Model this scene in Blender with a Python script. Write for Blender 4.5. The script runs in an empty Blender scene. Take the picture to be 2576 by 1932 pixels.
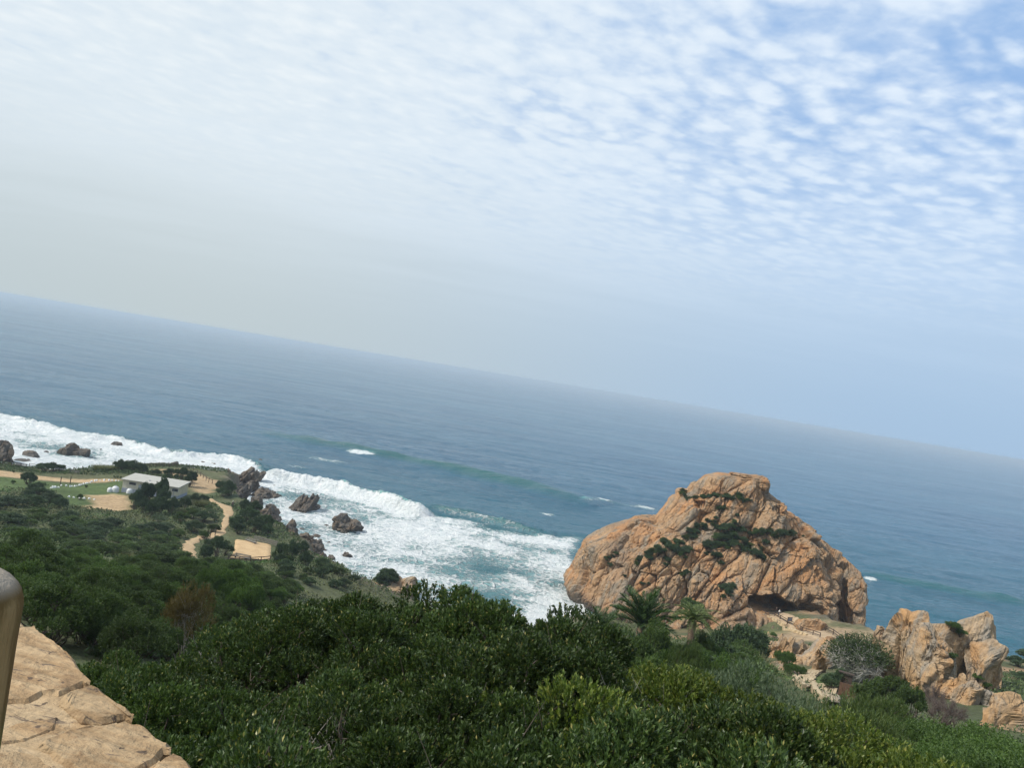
import bpy, bmesh, math, random
import numpy as np
from mathutils import Matrix, Vector
from mathutils.bvhtree import BVHTree

# ------------------------------------------------------------------ camera
SC = bpy.context.scene
H = 55.0                                  # camera height above the sea
SW, SH = 2576.0, 1932.0                   # size of the photograph
FPX = 0.75 * SW                           # focal length in photo pixels
ROLL = math.radians(9.325)
PITCH = math.radians(-0.583)
cam_data = bpy.data.cameras.new('camera')
cam_data.sensor_width = 36.0
cam_data.lens = 27.0
cam_data.clip_start = 0.05
cam_data.clip_end = 120000.0
cam = bpy.data.objects.new('camera', cam_data)
SC.collection.objects.link(cam)
_f = np.array([0, math.cos(PITCH), math.sin(PITCH)])
_u0 = np.array([0, -math.sin(PITCH), math.cos(PITCH)])
_x0 = np.array([1.0, 0, 0])
_r = math.cos(ROLL) * _x0 + math.sin(ROLL) * _u0
_u = -math.sin(ROLL) * _x0 + math.cos(ROLL) * _u0
cam.matrix_world = Matrix(((_r[0], _u[0], -_f[0], 0), (_r[1], _u[1], -_f[1], 0), (_r[2], _u[2], -_f[2], H), (0, 0, 0, 1)))
SC.camera = cam

# ------------------------------------------------------------------ light
SUN_EL, SUN_AZ = math.radians(48), math.radians(-104)     # azimuth from +Y, negative to the left
sun_d = bpy.data.lights.new('sun', 'SUN')
sun_d.energy = 3.6
sun_d.angle = math.radians(6)
sun_d.color = (1.0, 0.95, 0.87)
sun = bpy.data.objects.new('sun', sun_d)
SC.collection.objects.link(sun)
_sd = Vector((math.sin(SUN_AZ) * math.cos(SUN_EL), math.cos(SUN_AZ) * math.cos(SUN_EL), math.sin(SUN_EL)))
sun.rotation_euler = _sd.to_track_quat('Z', 'Y').to_euler()
sun.location = (-60, 20, 120)

world = bpy.data.worlds.new('World')
SC.world = world
world.use_nodes = True
vs = SC.view_settings
vs.view_transform = 'Standard'; vs.look = 'None'; vs.gamma = 1.0; vs.exposure = 0.2
vs.use_curve_mapping = False
SC.display_settings.display_device = 'sRGB'


class NT:
    """tiny node-tree helper"""
    def __init__(s, tree):
        s.t = tree
        for n in list(tree.nodes): tree.nodes.remove(n)
    def n(s, typ, **kw):
        nd = s.t.nodes.new(typ)
        for k, v in kw.items():
            if k.startswith('in_'):
                nd.inputs[k[3:].replace('_', ' ')].default_value = v
            else:
                setattr(nd, k, v)
        return nd
    def l(s, a, b): s.t.links.new(a, b)
    def val(s, x, sock):
        if hasattr(x, 'is_linked') or hasattr(x, 'links'): s.l(x, sock)
        else: sock.default_value = x
    def math(s, op, a, b=None, c=None, clamp=False):
        nd = s.n('ShaderNodeMath', operation=op, use_clamp=clamp)
        for i, q in enumerate((a, b, c)):
            if q is not None: s.val(q, nd.inputs[i])
        return nd.outputs[0]
    def vmath(s, op, a, b=None, scale=None):
        nd = s.n('ShaderNodeVectorMath', operation=op)
        s.val(a, nd.inputs[0])
        if b is not None: s.val(b, nd.inputs[1])
        if scale is not None: s.val(scale, nd.inputs['Scale'])
        return nd.outputs['Value'] if op in ('DOT_PRODUCT', 'LENGTH') else nd.outputs[0]
    def noise(s, vec, scale, detail=4, rough=0.55, dist=0.0, out=0):
        nd = s.n('ShaderNodeTexNoise')
        nd.inputs['Scale'].default_value = scale; nd.inputs['Detail'].default_value = detail
        nd.inputs['Roughness'].default_value = rough; nd.inputs['Distortion'].default_value = dist
        if vec is not None: s.l(vec, nd.inputs['Vector'])
        return nd.outputs[out]
    def smooth(s, x, a, b):
        nd = s.n('ShaderNodeMapRange', interpolation_type='SMOOTHSTEP')
        s.val(x, nd.inputs[0]); nd.inputs[1].default_value = a; nd.inputs[2].default_value = b
        nd.inputs[3].default_value = 0.0; nd.inputs[4].default_value = 1.0
        return nd.outputs[0]
    def lin(s, x, a, b, c=0.0, d=1.0):
        nd = s.n('ShaderNodeMapRange')
        s.val(x, nd.inputs[0])
        for i, q in enumerate((a, b, c, d)): nd.inputs[i + 1].default_value = q
        return nd.outputs[0]
    def mix(s, fac, a, b, mode='MIX'):
        nd = s.n('ShaderNodeMix', data_type='RGBA', blend_type=mode)
        s.val(fac, nd.inputs[0])
        for q, k in ((a, 6), (b, 7)):
            if isinstance(q, (tuple, list)): nd.inputs[k].default_value = (*q[:3], 1.0)
            else: s.l(q, nd.inputs[k])
        return nd.outputs[2]
    def scale(s, vec, sc):
        return s.vmath('MULTIPLY', vec, sc)


def build_world():
    t = NT(world.node_tree)
    out = t.n('ShaderNodeOutputWorld'); bg = t.n('ShaderNodeBackground')
    bg.inputs['Strength'].default_value = 0.1
    t.l(bg.outputs[0], out.inputs['Surface'])
    tc = t.n('ShaderNodeTexCoord').outputs['Generated']
    sky = t.n('ShaderNodeTexSky', sky_type='NISHITA')
    sky.sun_disc = False
    sky.sun_elevation = SUN_EL; sky.sun_rotation = SUN_AZ
    sky.altitude = 50; sky.air_density = 1.0; sky.dust_density = 1.5; sky.ozone_density = 2.0
    d = t.vmath('NORMALIZE', tc)
    sep = t.n('ShaderNodeSeparateXYZ'); t.l(d, sep.inputs[0])
    x, y, z = sep.outputs
    zc = t.math('MAXIMUM', z, 0.03)
    # a flat cloud layer seen from below: direction projected on a horizontal plane
    inv = t.math('DIVIDE', 1.0, t.math('ADD', zc, 0.06))
    px = t.math('MULTIPLY', x, inv); py = t.math('MULTIPLY', y, inv)
    comb = t.n('ShaderNodeCombineXYZ'); t.l(px, comb.inputs[0]); t.l(py, comb.inputs[1])
    p = comb.outputs[0]
    # rows of cloudlets running obliquely
    rot = t.n('ShaderNodeVectorRotate', rotation_type='Z_AXIS'); t.l(p, rot.inputs['Vector']); rot.inputs['Angle'].default_value = math.radians(-32)
    rows = t.scale(rot.outputs[0], (0.95, 1.35, 1.0))
    wob = t.vmath('SCALE', t.noise(rows, 6.0, 3, 0.5, out=1), scale=0.16)
    vn = t.n('ShaderNodeTexVoronoi', feature='SMOOTH_F1'); vn.inputs['Scale'].default_value = 9.5; vn.inputs['Smoothness'].default_value = 0.7
    t.l(t.vmath('ADD', rows, wob), vn.inputs['Vector'])
    n1 = t.math('ADD', t.math('MULTIPLY', t.lin(vn.outputs['Distance'], 0.0, 0.62, 0.80, 0.30), 0.62), t.math('MULTIPLY', t.noise(rows, 4.2, 4, 0.5, 0.2), 0.40))
    n2 = t.noise(p, 14.0, 4, 0.55, 0.2)
    n3 = t.noise(p, 0.9, 3, 0.5, 0.3)
    big = t.noise(p, 2.2, 3, 0.5, 0.4)
    # more cover towards the veiled sun
    tosun = t.vmath('DOT_PRODUCT', d, (math.sin(SUN_AZ), math.cos(SUN_AZ), 0.0))
    side = t.smooth(x, -0.45, 0.55)                    # 0 left, 1 right
    dens = t.math('ADD', t.math('MULTIPLY', n1, 0.95), t.math('MULTIPLY', n2, 0.28))
    dens = t.math('ADD', dens, t.math('MULTIPLY', big, 0.27))
    dens = t.math('ADD', dens, t.math('MULTIPLY', n3, 0.16))
    dens = t.math('ADD', dens, t.lin(side, 0, 1, 0.41, 0.115))
    cover = t.smooth(dens, 0.70, 1.10)
    cover = t.lin(cover, 0, 1, 0.30, 0.96)
    bluesky = t.mix(0.85, sky.outputs[0], (1.5, 3.5, 7.0))
    thick = t.smooth(t.math('ADD', t.math('MULTIPLY', n2, 0.5), t.math('MULTIPLY', n1, 0.75)), 0.42, 0.88)
    cl_r = t.mix(thick, (5.5, 6.7, 8.3), (6.9, 7.8, 8.8))
    cl_l = t.mix(thick, (6.5, 7.3, 7.9), (7.7, 8.2, 8.4))
    cloud = t.mix(side, cl_l, cl_r)
    col = t.mix(cover, bluesky, cloud)
    # a smooth veil low over the sea: the clouds dissolve into it
    veil = t.smooth(z, 0.38, 0.10)
    veil = t.lin(veil, 0, 1, 0, 1.0)
    lo = t.mix(side, (4.7, 5.4, 5.65), (3.4, 4.8, 6.5))
    hi = t.mix(side, (6.4, 7.2, 7.8), (5.2, 6.5, 8.1))
    streak = t.noise(t.scale(p, (0.35, 1.0, 1.0)), 1.6, 4, 0.6, 0.3)
    lowhi = t.math('ADD', t.smooth(z, 0.0, 0.27), t.math('MULTIPLY', t.lin(streak, 0.3, 0.7, -0.10, 0.10), t.smooth(z, 0.03, 0.14)), clamp=True)
    vcol = t.mix(lowhi, lo, hi)
    col = t.mix(veil, col, vcol)
    t.l(col, bg.inputs['Color'])
build_world()

# ------------------------------------------------------------------ helpers
rng = np.random.default_rng(7)
COL = SC.collection
RA = np.random.default_rng(1234).random((64, 64, 64)).astype(np.float64)


def W(xs, ys, d=None, z=None):
    """photo pixel -> world point, at depth d along +Y or on the level z"""
    dx = (xs - SW / 2) / FPX; dy = (SH / 2 - ys) / FPX
    v = _f + dx * _r + dy * _u
    k = d / v[1] if d is not None else (z - H) / v[2]
    return np.array([0, 0, H]) + k * v
def D(x, y): return (x * 1.164557, y * 1.164557)
def Z1(x, y): return (x / 3.16, 1000 + y / 3.16)
def Z2(x, y): return (400 + x / 3.16, 1100 + y / 3.16)
def Z3(x, y): return (1350 + x / 2.4578, 1150 + y / 2.4578)
def Z4(x, y): return (1400 + x / 2.765, 1450 + y / 2.765)
def Z5(x, y): return (1900 + x / 3.2722, 1450 + y / 3.2722)
def Z6(x, y): return (x / 2.765, 1400 + y / 2.765)
def Z7(x, y): return (700 + x / 2.765, 1400 + y / 2.765)
def Z8(x, y): return (1850 + x / 6.32, 1480 + y / 6.32)      # close-up of the cave path
def Z9(x, y): return (270 + x / 5.53, 1160 + y / 5.53)       # close-up of the house and the sand path


def vnoise(p, f=1.0, seed=0):
    q = np.asarray(p) * f + seed * 17.31
    i = np.floor(q).astype(int); t = q - i; t = t * t * (3 - 2 * t)
    i &= 63; j = (i + 1) & 63
    a = RA
    def L(u, v, k): return u + (v - u) * k
    x0, y0, z0 = i.T; x1, y1, z1 = j.T
    c00 = L(a[x0, y0, z0], a[x1, y0, z0], t[:, 0]); c10 = L(a[x0, y1, z0], a[x1, y1, z0], t[:, 0])
    c01 = L(a[x0, y0, z1], a[x1, y0, z1], t[:, 0]); c11 = L(a[x0, y1, z1], a[x1, y1, z1], t[:, 0])
    return L(L(c00, c10, t[:, 1]), L(c01, c11, t[:, 1]), t[:, 2]) * 2 - 1
def fbm(p, f=1.0, octv=4, seed=0, gain=0.5):
    s = 0; a = 1.0
    for o in range(octv):
        s = s + a * vnoise(p, f * 2.03 ** o, seed + o * 3); a *= gain
    return s
def fbm2(x, y, f=1.0, octv=4, seed=0, gain=0.5):
    return fbm(np.stack([x, y, np.zeros_like(x) + 0.37], -1), f, octv, seed, gain)
def hash3(i, k):
    i = i.astype(np.int64)
    h = (i[..., 0] * 73856093) ^ (i[..., 1] * 19349663) ^ (i[..., 2] * 83492791) ^ (k * 2654435761)
    h = (h ^ (h >> 13)) * 1274126177 & 0x7fffffff
    h = (h ^ (h >> 11)) * 668265263 & 0x7fffffff
    return ((h ^ (h >> 15)) & 0xffffff) / float(0x1000000)
def worley(p, f=1.0, seed=0):
    """F1, F2, vector to nearest point, random triple of the nearest cell"""
    q = np.asarray(p) * f
    b = np.floor(q)
    n = len(q)
    f1 = np.full(n, 9.0); f2 = np.full(n, 9.0); vec = np.zeros((n, 3)); cid = np.zeros((n, 3))
    for dx in (-1, 0, 1):
        for dy in (-1, 0, 1):
            for dz in (-1, 0, 1):
                c = b + np.array([dx, dy, dz])
                o = np.stack([hash3(c, seed * 7 + 1), hash3(c, seed * 7 + 2), hash3(c, seed * 7 + 3)], -1)
                w = q - (c + o)
                dd = np.sqrt((w * w).sum(-1))
                m = dd < f1
                f2 = np.where(m, f1, np.minimum(f2, dd))
                f1 = np.where(m, dd, f1)
                vec[m] = w[m]; cid[m] = c[m]
    r = np.stack([hash3(cid, seed * 7 + 4), hash3(cid, seed * 7 + 5), hash3(cid, seed * 7 + 6)], -1)
    return f1, f2, vec / f, r


def mesh_np(name, V, F, smooth=False, attrs=None):
    V = np.asarray(V, dtype=np.float32); F = np.asarray(F, dtype=np.int32)
    m = bpy.data.meshes.new(name)
    k = F.shape[1]
    m.vertices.add(len(V)); m.vertices.foreach_set('co', V.ravel())
    m.loops.add(F.size); m.loops.foreach_set('vertex_index', F.ravel())
    m.polygons.add(len(F))
    m.polygons.foreach_set('loop_start', np.arange(len(F), dtype=np.int32) * k)
    m.polygons.foreach_set('loop_total', np.full(len(F), k, dtype=np.int32))
    m.polygons.foreach_set('use_smooth', np.full(len(F), smooth))
    m.update(calc_edges=True)
    for an, (typ, data) in (attrs or {}).items():
        at = m.attributes.new(an, typ, 'POINT')
        at.data.foreach_set('color' if typ == 'FLOAT_COLOR' else 'value', np.asarray(data, dtype=np.float32).ravel())
    return m
def grid_faces(nr, nc, wrap=False):
    r = np.arange(nr - 1)[:, None]; c = np.arange(nc if wrap else nc - 1)[None, :]
    c2 = (c + 1) % nc
    a = r * nc + c; b = r * nc + c2; d = (r + 1) * nc + c; e = (r + 1) * nc + c2
    return np.stack([a, b, e, d], -1).reshape(-1, 4)
def link(name, mesh, mat=None, parent=None, loc=None, rz=None, scale=None):
    o = bpy.data.objects.new(name, mesh)
    COL.objects.link(o)
    if mat is not None and mesh is not None and not mesh.materials: mesh.materials.append(mat)
    if parent is not None: o.parent = parent
    if loc is not None: o.location = loc
    if rz is not None: o.rotation_euler = (0, 0, rz)
    if scale is not None: o.scale = (scale,) * 3 if np.isscalar(scale) else scale
    return o
def tag(o, label=None, cat=None, group=None, kind=None):
    if label: o['label'] = label
    if cat: o['category'] = cat
    if group: o['group'] = group
    if kind: o['kind'] = kind
    return o
def empty(name, loc=(0, 0, 0), rz=0.0, scale=1.0):
    o = bpy.data.objects.new(name, None)
    o.empty_display_size = 0.3
    COL.objects.link(o)
    o.location = loc; o.rotation_euler = (0, 0, rz); o.scale = (scale,) * 3 if np.isscalar(scale) else scale
    return o
def copy_tree(o, parent=None):
    c = o.copy(); COL.objects.link(c); c.parent = parent
    for ch in list(o.children): copy_tree(ch, c)
    return c


class MB:
    """collects boxes, tubes and polygons into one mesh"""
    def __init__(s): s.v = []; s.f = []
    def add(s, V, F):
        b = len(s.v); s.v += [tuple(map(float, q)) for q in V]; s.f += [tuple(int(i) + b for i in q) for q in F]
    def box(s, c, size, rot=None):
        sx, sy, sz = [q / 2 for q in size]
        P = np.array([[x, y, z] for z in (-sz, sz) for y in (-sy, sy) for x in (-sx, sx)])
        if rot is not None: P = P @ np.array(rot).T
        s.add(P + np.array(c), [(0, 2, 3, 1), (4, 5, 7, 6), (0, 1, 5, 4), (2, 6, 7, 3), (0, 4, 6, 2), (1, 3, 7, 5)])
    def bar(s, a, b, w, h):
        a = np.array(a, float); b = np.array(b, float); d = b - a; L = np.linalg.norm(d); d /= L
        up = np.array([0, 0, 1.0]) if abs(d[2]) < 0.95 else np.array([0, 1.0, 0])
        sd = np.cross(d, up); sd /= np.linalg.norm(sd); up = np.cross(sd, d)
        s.box((a + b) / 2, (L, w, h), np.stack([d, sd, up], -1))
    def tube(s, pts, rad, n=6, cap=True):
        V, F = tube_arrays(np.array(pts, float), np.array(rad, float), n)
        if cap:
            F = [tuple(q) for q in F] + [tuple(range(n))[::-1], tuple(range(len(V) - n, len(V)))]
        s.add(V, F)
    def mesh(s, name, smooth=False):
        m = bpy.data.meshes.new(name); m.from_pydata(s.v, [], s.f); m.update()
        if smooth: m.polygons.foreach_set('use_smooth', [True] * len(m.polygons))
        return m
    def build(s, name, mat, parent=None, smooth=False, **kw):
        return link(name, s.mesh(name, smooth), mat, parent, **kw)
def tube_arrays(P, R, n=5):
    T = np.gradient(P, axis=0); T /= np.linalg.norm(T, axis=1)[:, None] + 1e-9
    ref = np.array([0.31, 0.77, 0.55]) if abs(T[0] @ np.array([0.31, 0.77, 0.55])) < 0.9 else np.array([1.0, 0, 0])
    A = np.cross(T, ref); A /= np.linalg.norm(A, axis=1)[:, None] + 1e-9
    B = np.cross(T, A)
    ang = np.arange(n) / n * 2 * np.pi
    V = P[:, None, :] + R[:, None, None] * (np.cos(ang)[None, :, None] * A[:, None, :] + np.sin(ang)[None, :, None] * B[:, None, :])
    return V.reshape(-1, 3), grid_faces(len(P), n, wrap=True)

# ------------------------------------------------------------------ materials
def newmat(name):
    m = bpy.data.materials.new(name); m.use_nodes = True
    t = NT(m.node_tree)
    out = t.n('ShaderNodeOutputMaterial'); b = t.n('ShaderNodeBsdfPrincipled')
    t.l(b.outputs[0], out.inputs['Surface'])
    return m, t, b, out
def bump(t, b, h, strength=0.5, dist=0.1):
    nd = t.n('ShaderNodeBump'); nd.inputs['Strength'].default_value = strength; nd.inputs['Distance'].default_value = dist
    t.l(h, nd.inputs['Height']); t.l(nd.outputs[0], b.inputs['Normal'])
def mat_plain(name, col, rough=0.8, var=0.25, scale=3.0, bmp=0.3, metallic=0.0, dist=0.02):
    m, t, b, out = newmat(name)
    co = t.n('ShaderNodeTexCoord').outputs['Object']
    n = t.noise(co, scale, 6, 0.6)
    f = t.lin(n, 0.25, 0.75, 1 - var, 1 + var)
    c = t.mix(1.0, col, f, 'MULTIPLY')
    t.l(c, b.inputs['Base Color']); b.inputs['Roughness'].default_value = rough; b.inputs['Metallic'].default_value = metallic
    b.inputs['Specular IOR Level'].default_value = 0.3
    if bmp: bump(t, b, t.noise(co, scale * 6, 5, 0.65), bmp, dist)
    return m
def mat_rock(name, base, warm, grey, scale=1.0, wet=None, strata=(0.35, 0.25, 0.9), contrast=1.0):
    """layered sandstone: warm and grey weathering patches, bedding streaks, fine relief"""
    m, t, b, out = newmat(name)
    geo = t.n('ShaderNodeNewGeometry').outputs['Position']
    along = t.vmath('DOT_PRODUCT', geo, tuple(strata))
    ax = t.vmath('SCALE', tuple(strata), scale=along)
    st = t.vmath('SUBTRACT', geo, t.vmath('SCALE', ax, scale=0.8))
    n1 = t.noise(geo, 0.10 * scale, 5, 0.6, 0.6)
    n2 = t.noise(st, 0.35 * scale, 6, 0.65, 0.5)
    n3 = t.noise(geo, 1.3 * scale, 6, 0.7)
    c = t.mix(t.smooth(n1, 0.42, 0.62), base, warm)
    c = t.mix(t.smooth(n2, 0.45, 0.64), c, grey)
    c = t.mix(t.math('MULTIPLY', t.smooth(t.noise(geo, 0.045 * scale, 4, 0.6, 0.4), 0.50, 0.66), 0.6), c, tuple(q * 0.82 for q in grey))
    c = t.mix(1.0, c, t.lin(n3, 0.3, 0.7, 1 - 0.30 * contrast, 1 + 0.30 * contrast), 'MULTIPLY')
    c = t.mix(t.math('MULTIPLY', t.smooth(t.noise(st, 0.9 * scale, 5, 0.7, 0.3), 0.56, 0.70), 0.75), c, tuple(q * 0.40 for q in grey))
    if wet is not None:
        sp = t.n('ShaderNodeSeparateXYZ'); t.l(geo, sp.inputs[0])
        hgt = t.math('ADD', sp.outputs[2], t.lin(n2, 0.3, 0.7, -1.6, 1.6))
        w = t.smooth(hgt, wet[0], wet[1])
        c = t.mix(w, (0.085, 0.075, 0.062), c)
        t.l(t.lin(w, 0, 1, 0.45, 0.92), b.inputs['Roughness'])
    else:
        b.inputs['Roughness'].default_value = 0.92
    b.inputs['Specular IOR Level'].default_value = 0.25
    t.l(c, b.inputs['Base Color'])
    h = t.math('ADD', t.noise(st, 1.6 * scale, 8, 0.72, 0.2), t.math('MULTIPLY', t.noise(geo, 5.0 * scale, 5, 0.7), 0.4))
    wv = t.vmath('ADD', st, t.vmath('SCALE', t.noise(geo, 0.8 * scale, 4, 0.6, out=1), scale=0.55 / scale))
    for vs_, am in ((0.45, 1.3), (1.3, 0.6)):
        vo = t.n('ShaderNodeTexVoronoi', feature='DISTANCE_TO_EDGE'); vo.inputs['Scale'].default_value = vs_ * scale
        t.l(wv, vo.inputs['Vector'])
        msk = t.smooth(t.noise(geo, 0.16 * scale, 4, 0.6, 0.3), 0.40, 0.62)
        h = t.math('ADD', h, t.math('MULTIPLY', t.math('MULTIPLY', t.smooth(vo.outputs['Distance'], 0.0, 0.10), am), msk))
    bump(t, b, h, 0.8, 0.36 / scale)
    return m
def mat_leaf(name, c0, c1, c2=None, trans=0.25, rough=0.55, objvar=0.25):
    """leaves: colour differs from leaf to leaf and from plant to plant"""
    m, t, b, out = newmat(name)
    isl = t.n('ShaderNodeNewGeometry').outputs['Random Per Island']
    oi = t.n('ShaderNodeObjectInfo').outputs['Random']
    c = t.mix(t.math('POWER', isl, 1.6), c0, c1)
    if c2 is not None: c = t.mix(t.smooth(isl, 0.955, 0.985), c, c2)
    c = t.mix(1.0, c, t.lin(oi, 0, 1, 1 - objvar, 1 + objvar), 'MULTIPLY')
    t.l(c, b.inputs['Base Color']); b.inputs['Roughness'].default_value = rough
    b.inputs['Specular IOR Level'].default_value = 0.35
    tr = t.n('ShaderNodeBsdfTranslucent')
    t.l(t.mix(1.0, c, (1.15, 1.25, 0.55), 'MULTIPLY'), tr.inputs['Color'])
    ms = t.n('ShaderNodeMixShader'); ms.inputs[0].default_value = trans
    t.l(b.outputs[0], ms.inputs[1]); t.l(tr.outputs[0], ms.inputs[2]); t.l(ms.outputs[0], out.inputs['Surface'])
    return m
# ------------------------------------------------------------------ terrain
ctl = []
def cz(p, z): w = W(*p, z=z); ctl.append(tuple(w))
def cd(p, d): w = W(*p, d=d); ctl.append(tuple(w))
for p, z in [(Z1(60, 560), 6.5), (Z1(700, 625), 6.5), (Z1(400, 700), 7), (Z1(970, 745), 7.5), (Z1(1400, 800), 8), (Z1(1600, 700), 7.5),
             (Z1(1270, 545), 6.5), (Z1(1830, 600), 7), (Z1(850, 850), 8.0), (Z1(1840, 880), 8.5), (Z1(1500, 1250), 9.5), (Z2(740, 880), 9.3),
             (Z2(690, 1000), 9.5), (Z2(600, 820), 9.2), (Z2(880, 850), 9.2), (Z1(1400, 1000), 9), (Z1(0, 700), 7.5), (Z1(0, 900), 9.5), (Z1(300, 850), 9.0), (Z1(600, 1050), 13), (Z1(1000, 1250), 15)]: cz(p, z)
for p, d in [(Z1(300, 1400), 60), (Z1(1200, 1400), 78), (Z1(1800, 1420), 82), (Z2(1000, 1110), 130), (Z2(1350, 1060), 150),
             (Z4(1750, 700), 97), (Z4(1880, 850), 86), (Z4(1450, 620), 108), (Z4(1400, 370), 163), (Z4(1700, 395), 155), (Z4(1950, 475), 140),
             (Z4(1560, 285), 178), (Z4(1650, 300), 172), (Z4(1440, 250), 184), (Z4(1800, 420), 150), (Z4(1100, 450), 130), (Z4(600, 400), 167), (Z5(1300, 900), 95), (Z5(1900, 1050), 88), (Z5(2150, 900), 110),
             (Z5(2200, 760), 145), (Z5(600, 800), 100)]: cd(p, d)
ctl += [(-6, 6, 48.0), (0, 4, 48.6), (6, 6, 48.2), (0, 9, 48.2), (0, 14, 47.9), (0, 18, 46.0), (0, 23, 42.5), (-10, 12, 46.6), (10, 12, 47.6), (6, 15, 47.3), (12, 18, 45.5),
        (-8, 20, 45.0), (-12, 30, 41.6), (-18, 45, 37.0), (-25, 60, 33.0), (-28, 74, 29.2), (0, 40, 33), (0, 70, 23), (0, 100, 15), (0, 130, 8), (0, 158, 3),
        (-60, 40, 40), (-90, 60, 36), (-40, 25, 44), (-100, 100, 22), (-150, 150, 12), (-210, 160, 12), (-180, 100, 25), (-300, 150, 16), (-300, 40, 45),
        (18, 58, 36.5), (22, 62, 35.0), (14, 38, 39), (20, 22, 43.5), (15, 30, 41), (25, 45, 36.0), (32, 68, 31), (55, 60, 33), (90, 80, 30), (60, 30, 41), (120, 60, 36), (160, 110, 24), (200, 60, 40), (260, 120, 20),
        (0, -10, 49), (-60, -10, 50), (60, -10, 49), (-300, -10, 52), (260, -10, 48), (30, 178, 2), (50, 185, 4), (70, 172, 9)]
CT = np.array(ctl)
def _rbf_fit():
    P = CT[:, :2]; n = len(P)
    K = np.sqrt(((P[:, None] - P[None]) ** 2).sum(-1) + 4.0)
    A = np.zeros((n + 3, n + 3)); A[:n, :n] = -K + np.eye(n) * 0.15
    A[:n, n] = 1; A[:n, n + 1:] = P; A[n, :n] = 1; A[n + 1:, :n] = P.T
    return np.linalg.solve(A, np.concatenate([CT[:, 2], np.zeros(3)]))
RW = _rbf_fit()
def rbf(x, y):
    s = RW[-3] + RW[-2] * x + RW[-1] * y
    for (cx, cy, _), w in zip(CT, RW[:-3]): s = s - w * np.sqrt((x - cx) ** 2 + (y - cy) ** 2 + 4.0)
    return s
def seg_dist(x, y, pts, closed=False):
    """distance, arc parameter and side of the nearest segment of a polyline"""
    P = np.asarray(pts)[:, :2]; n = len(P)
    best = np.full(x.shape, 1e9); par = np.zeros(x.shape); side = np.zeros(x.shape); acc = 0.0
    for i in range(n if closed else n - 1):
        a = P[i]; b = P[(i + 1) % n]; d = b - a; L = math.hypot(*d) + 1e-9
        t = np.clip(((x - a[0]) * d[0] + (y - a[1]) * d[1]) / L ** 2, 0, 1)
        ex = x - a[0] - t * d[0]; ey = y - a[1] - t * d[1]
        dd = ex * ex + ey * ey; m = dd < best
        best = np.where(m, dd, best); par = np.where(m, acc + t * L, par); side = np.where(m, np.sign(d[0] * ey - d[1] * ex), side)
        acc += L
    return np.sqrt(best), par, side
def inside(x, y, pts):
    P = np.asarray(pts)[:, :2]; c = np.zeros(x.shape, bool)
    for i in range(len(P)):
        x1, y1 = P[i]; x2, y2 = P[(i + 1) % len(P)]
        if y1 == y2: continue
        c ^= ((y1 > y) != (y2 > y)) & (x < (x2 - x1) * (y - y1) / (y2 - y1) + x1)
    return c
SHORE = [W(*Z1(-900, 430), z=5), W(*Z1(-300, 470), z=5), W(*Z1(60, 512), z=5), W(*Z1(300, 545), z=5), W(*Z1(540, 575), z=5), W(*Z1(740, 560), z=5.5),
         W(*Z1(1130, 505), z=5), W(*Z1(1430, 505), z=5), W(*Z1(1560, 545), z=5), W(*Z1(1850, 565), z=5), W(*Z1(2010, 590), z=4),
         W(*Z2(650, 395), z=3), W(*Z2(640, 470), z=4), W(*Z2(790, 545), z=5), W(*Z2(880, 640), z=5), W(*Z2(1020, 740), z=5), W(*Z2(1160, 820), z=5),
         W(*Z2(1270, 910), z=5), W(*Z2(1295, 985), z=5), W(*Z2(1370, 1070), z=4), W(*Z2(1500, 1130), z=3), W(*Z2(1600, 1190), z=2),
         np.array([-22, 160, 0]), np.array([0, 166, 0]), np.array([14, 172, 0]), np.array([20, 184, 0]), np.array([40, 196, 0]), np.array([66, 193, 0]), np.array([80, 190, 0]),
         np.array([84, 172, 0]), np.array([90, 160, 0]), np.array([102, 156, 0]), np.array([130, 164, 0]), np.array([170, 178, 0]), np.array([330, 180, 0]),
         np.array([330, -60, 0]), np.array([-420, -60, 0]), np.array([-420, 190, 0])]
def terrain_h(x, y):
    h = rbf(x, y)
    far = np.clip((np.hypot(x, y) - 25) / 40, 0, 1)
    h = h + far * (fbm2(x, y, 0.05, 3, 2) * 0.7 + fbm2(x, y, 0.25, 3, 5) * 0.18)
    sd, _, _ = seg_dist(x, y, SHORE, True)
    ins = inside(x, y, SHORE)
    sd = np.where(ins, sd, -sd) + fbm2(x, y, 0.12, 3, 9) * 1.6
    k = np.clip((sd + 1.0) / 6.5, 0, 1); k = k * k * (3 - 2 * k)
    k = np.where(y < 120, 1.0, k)
    cr = np.clip(1 - np.abs(sd - 3) / 5, 0, 1) * (fbm2(x, y, 0.4, 3, 21) * 0.9)
    lo = np.clip(sd, -8, 0) * 0.45 - 0.9
    return np.where(y < 120, h, lo * (1 - k) + h * k + cr)
GX = np.arange(-330, 261, 1.25); GY = np.arange(-10, 286, 1.25)
_gx, _gy = np.meshgrid(GX, GY)
GZ = terrain_h(_gx.ravel(), _gy.ravel()).reshape(_gx.shape)
def ground(x, y):
    fx = (np.asarray(x, float) - GX[0]) / 1.25; fy = (np.asarray(y, float) - GY[0]) / 1.25
    i = np.clip(fx.astype(int) if hasattr(fx, 'astype') else int(fx), 0, len(GX) - 2); j = np.clip(fy.astype(int) if hasattr(fy, 'astype') else int(fy), 0, len(GY) - 2)
    a = fx - i; b = fy - j
    return (GZ[j, i] * (1 - a) + GZ[j, i + 1] * a) * (1 - b) + (GZ[j + 1, i] * (1 - a) + GZ[j + 1, i + 1] * a) * b
TV = np.stack([_gx.ravel(), _gy.ravel(), GZ.ravel()], -1)
TF = grid_faces(len(GY), len(GX))
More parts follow.
